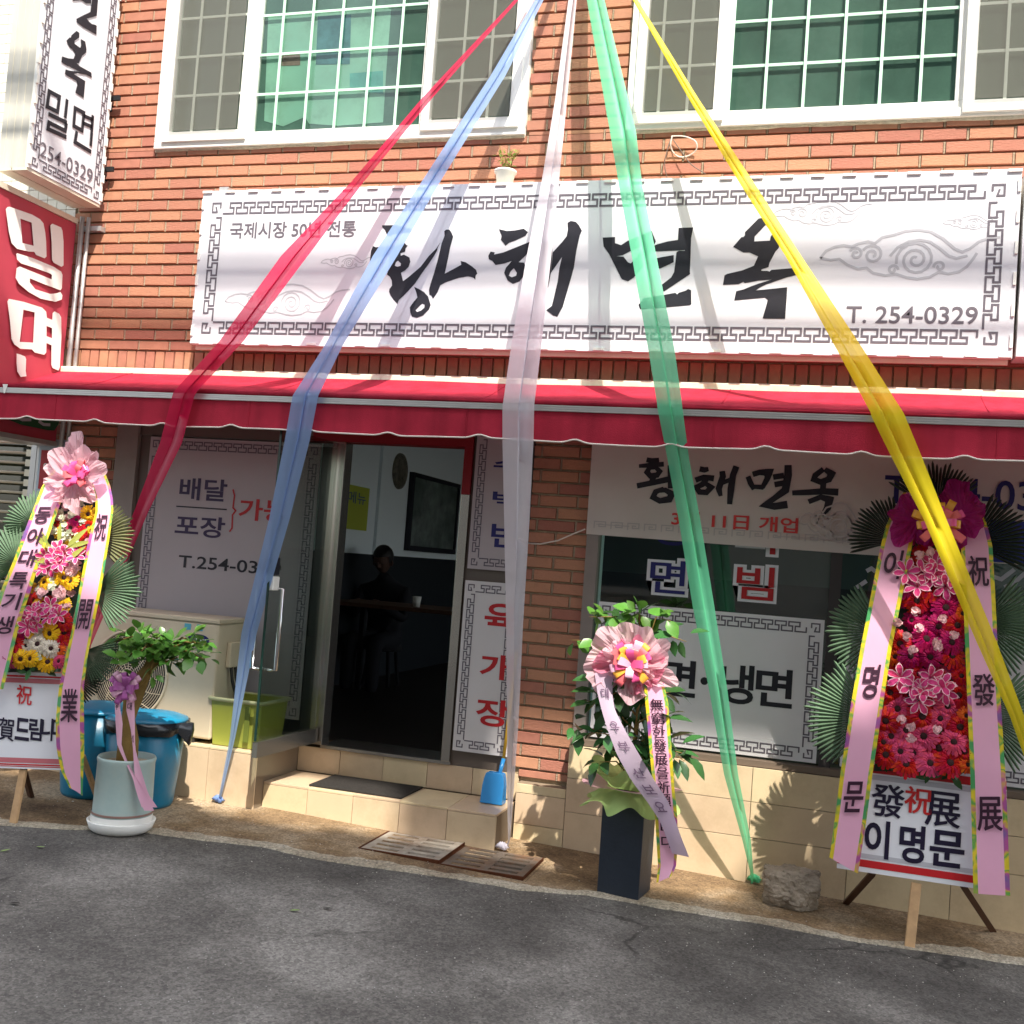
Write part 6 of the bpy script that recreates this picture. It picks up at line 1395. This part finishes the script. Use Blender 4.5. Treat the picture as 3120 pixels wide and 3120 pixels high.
TB = thing('dining_table', 'dark dining table in front of the seated diner inside', 'table', (-3.1, 2.2, .3))
obj('tabletop', MB().box(-3.7, -2.55, 1.95, 2.6, 1.0, 1.03), m_woodd, TB, bevel=.004)
for x in (-3.62, -2.63):
    for y in (2.02, 2.53): obj('leg', MB().box(x-.02, x+.02, y-.02, y+.02, .302, .999), m_dark, TB)
CP = tag(obj('paper_cup', MB().lathe((-3.0, 2.1, 1.031), [(0,0),(.025,0),(.034,.08),(.031,.08),(.023,.005),(0,.004)], 20), m_white, None, True), 'small white paper cup on the dining table inside', 'cup')
PE = thing('person', 'person in black sitting at the table inside the doorway, head bowed', 'person', (-3.60, 2.95, .3))
m_cloth = mat('black_clothing', (.012, .012, .016), .8); m_skin = mat('skin', (.10, .055, .04), .7); m_hair = mat('black_hair', (.008, .007, .007), .5)
def skin(name, verts, edges, rad, m, parent, sub=2):
    me = bpy.data.meshes.new(name); me.from_pydata(verts, edges, []); me.materials.append(m)
    o = link(name, me, parent); o.modifiers.new('skin', 'SKIN'); s_ = o.modifiers.new('sub', 'SUBSURF'); s_.levels = sub; s_.render_levels = sub
    for v, r in zip(me.skin_vertices[0].data, rad): v.radius = (r if isinstance(r, tuple) else (r, r))
    me.skin_vertices[0].data[0].use_root = True
    return o
bx, by, bz = -3.60, 2.95, .70
skin('body', [(bx,by,bz),(bx,by-.01,bz+.22),(bx,by-.05,bz+.42),(bx+.0,by-.09,bz+.50),(bx,by-.12,bz+.56), (bx-.19,by-.06,bz+.40),(bx-.23,by-.16,bz+.18),(bx-.10,by-.38,bz+.32), (bx+.19,by-.06,bz+.40),(bx+.23,by-.16,bz+.18),(bx+.08,by-.38,bz+.31), (bx-.09,by-.05,bz-.02),(bx-.11,by-.45,bz),(bx-.11,by-.45,bz-.42), (bx+.09,by-.05,bz-.02),(bx+.11,by-.45,bz),(bx+.11,by-.45,bz-.42)],
     [(0,1),(1,2),(2,3),(3,4),(2,5),(5,6),(6,7),(2,8),(8,9),(9,10),(0,11),(11,12),(12,13),(0,14),(14,15),(15,16)], [(.15,.11),(.14,.10),(.16,.10),.065,.05,.062,.046,.034,.062,.046,.034,.09,.075,.055,.09,.075,.055], m_cloth, PE)
hc = Vector((bx, by-.15, bz+.66)); hd = bmesh.new(); bmesh.ops.create_uvsphere(hd, u_segments=24, v_segments=18, radius=1)
for v in hd.verts:
    p = v.co; x, y, z = p.x*.075, p.y*.092, p.z*.112
    if z < 0: x *= 1-.25*(-p.z); y *= 1-.1*(-p.z)
    if p.y < -.8 and abs(p.x) < .25 and abs(p.z+.1) < .2: y -= .02
    v.co = Vector((x, y*math.cos(.4)-z*math.sin(.4), y*math.sin(.4)+z*math.cos(.4)))+hc
me = bpy.data.meshes.new('head'); hd.to_mesh(me); hd.free(); me.materials.append(m_skin); link('head', me, PE)
for s_ in (-1, 1):
    obj('ear', MB().tube([hc+Vector((s_*.074,.0,.01)), hc+Vector((s_*.084,.01,-.02)), hc+Vector((s_*.076,.0,-.04))], .010, 6), m_skin, PE, True)
    obj('eye', MB().lathe(hc+Vector((s_*.03, -.085, -.03)), [(0,-.006),(.008,0),(0,.006)], 8), m_dark, PE)
    wv = Vector((bx+s_*.09, by-.38, bz+.31)); obj('hand', MB().tube([wv, wv+Vector((-s_*.02,-.05,.0)), wv+Vector((-s_*.03,-.09,-.01))], [.026,.034,.022], 8), m_skin, PE, True)
    for k in range(4): obj('finger', MB().tube([wv+Vector((-s_*.03+(k-1.5)*.017,-.085,-.008)), wv+Vector((-s_*.035+(k-1.5)*.018,-.125+.006*abs(k-1.5),-.012)), wv+Vector((-s_*.035+(k-1.5)*.017,-.148+.008*abs(k-1.5),-.028))], [.0085,.008,.006], 6), m_skin, PE, True)
    obj('thumb', MB().tube([wv+Vector((-s_*.045,-.045,.0)), wv+Vector((-s_*.07,-.08,-.005)), wv+Vector((-s_*.072,-.10,-.015))], [.011,.010,.007], 6), m_skin, PE, True)
hr = bmesh.new(); bmesh.ops.create_uvsphere(hr, u_segments=24, v_segments=18, radius=1)
for v in hr.verts:
    p = v.co; x, y, z = p.x*.087, p.y*.104+.012, p.z*.108+.022
    if p.z < -.15: z = -.15*.108+.022+(p.z+.15)*.05
    if p.y < -.5 and p.z < .25: y += .05
    v.co = Vector((x, y*math.cos(.4)-z*math.sin(.4), y*math.sin(.4)+z*math.cos(.4)))+hc+Vector((.0,.0,.004*noise.noise(p*6)))
me = bpy.data.meshes.new('hair'); hr.to_mesh(me); hr.free(); me.materials.append(m_hair); link('hair', me, PE)
ST = thing('stool', 'dark stool under the seated diner inside', 'stool', (bx, by, .3))
obj('seat', MB().lathe((bx, by, .60), [(0,0),(.16,0),(.17,.02),(.16,.045),(0,.05)], 20), m_dark, ST)
for k in range(4): obj('leg', MB().bar((bx+.12*math.cos(k*1.57+.8), by+.12*math.sin(k*1.57+.8), .60), (bx+.16*math.cos(k*1.57+.8), by+.16*math.sin(k*1.57+.8), .302), .025), m_dark, ST)

# ================================================================== ACROSS THE STREET (behind the camera: it shades the road and shows in the glass)
OB = thing('opposite_building', 'tall grey rendered building across the street behind the viewer', 'building', (2, -12, 0))
YO = -9.0; slope = SUN.z/-SUN.y; lat = SUN.x/-SUN.y
m_ob = mat('render_pale', (.55, .52, .46), .9, .1, .1, 1); m_ow = mat('window_dark', (.06, .08, .09), .1, .5)
def blk(nm, a, b, za, zb, y0=-8, y1=0, m=None):
    return obj(nm, MB().box(a+lat*9.0+.001, b+lat*9.0-.001, YO+y0, YO+y1, za if za < -50 else (za+slope*9.0 if za > -20 else -.5), zb+slope*9.0), m or m_ob, OB)
for a, b, z0_ in ((-12, -2.7, -1.05), (-2.7, -.35, -.85), (-.35, .05, -.1), (.05, .3, .35), (.3, 5, .80)): blk('block', a, b, -30, z0_)
m_blocker = mat('blocker_back', (.50, .50, .50), .7)
BL = thing('rooftop_blocker', 'rooftop billboard on steel posts added out of view across the street to cast a shade band', 'blocker', (4, YO, 14))
for a, b, za, zb in ((-12, -2.85, .02, 1.62), (-2.85, -2.2, .25, 1.62), (-2.2, -1.66, -.50, 1.62), (-1.66, 8, .78, 1.62)):  # added boards; their lower edges shape the shade band and the sun gap
    obj('board', MB().box(a+lat*9.0+.001, b+lat*9.0-.001, YO-.15, YO, za+slope*9.0, zb+slope*9.0), m_blocker, BL)
for x_ in (-11, -8.5, -6, 3, 5.5, 7.5): obj('post', MB().box(x_+lat*9-.05, x_+lat*9+.05, YO-.3, YO-.16, -.95+slope*9.0, 1.5+slope*9.0), m_alu, BL)
for k in range(4):
    for i in range(-5, 9):
        x = i*3.2; f = obj('window', MB().box(x, x+1.6, YO+.001, YO+.04, 1.2+k*3.1, 2.7+k*3.1), m_ow, OB)
        obj('sill', MB().box(x-.05, x+1.65, YO+.001, YO+.12, 1.1+k*3.1, 1.195+k*3.1), m_ob, f)
# overhead cables running along the street
def cable(y, zs, r, label, sag=.15):
    z = zs+slope*(-y-.18); P = [(x_, y, z+sag*((x_-0)/14)**2+.02*math.sin(x_*1.3)) for x_ in [i*.5 for i in range(-30, 31)]]
    tag(obj('overhead_cable', MB().tube(P, r, 8), m_dark, None, True), label, 'cable', 'overhead cables along the street')
cable(-3.4, 2.985, .034, 'thick overhead cable bundle strung along the street'); cable(-3.5, 3.10, .012, 'thin overhead cable just above the thick bundle')
cable(-3.3, 2.88, .010, 'thin overhead cable just below the thick bundle'); cable(-3.1, 2.70, .010, 'thin overhead cable lowest of the street cables')
cable(-2.6, 2.66, .008, 'thin overhead cable closest to the brick building')
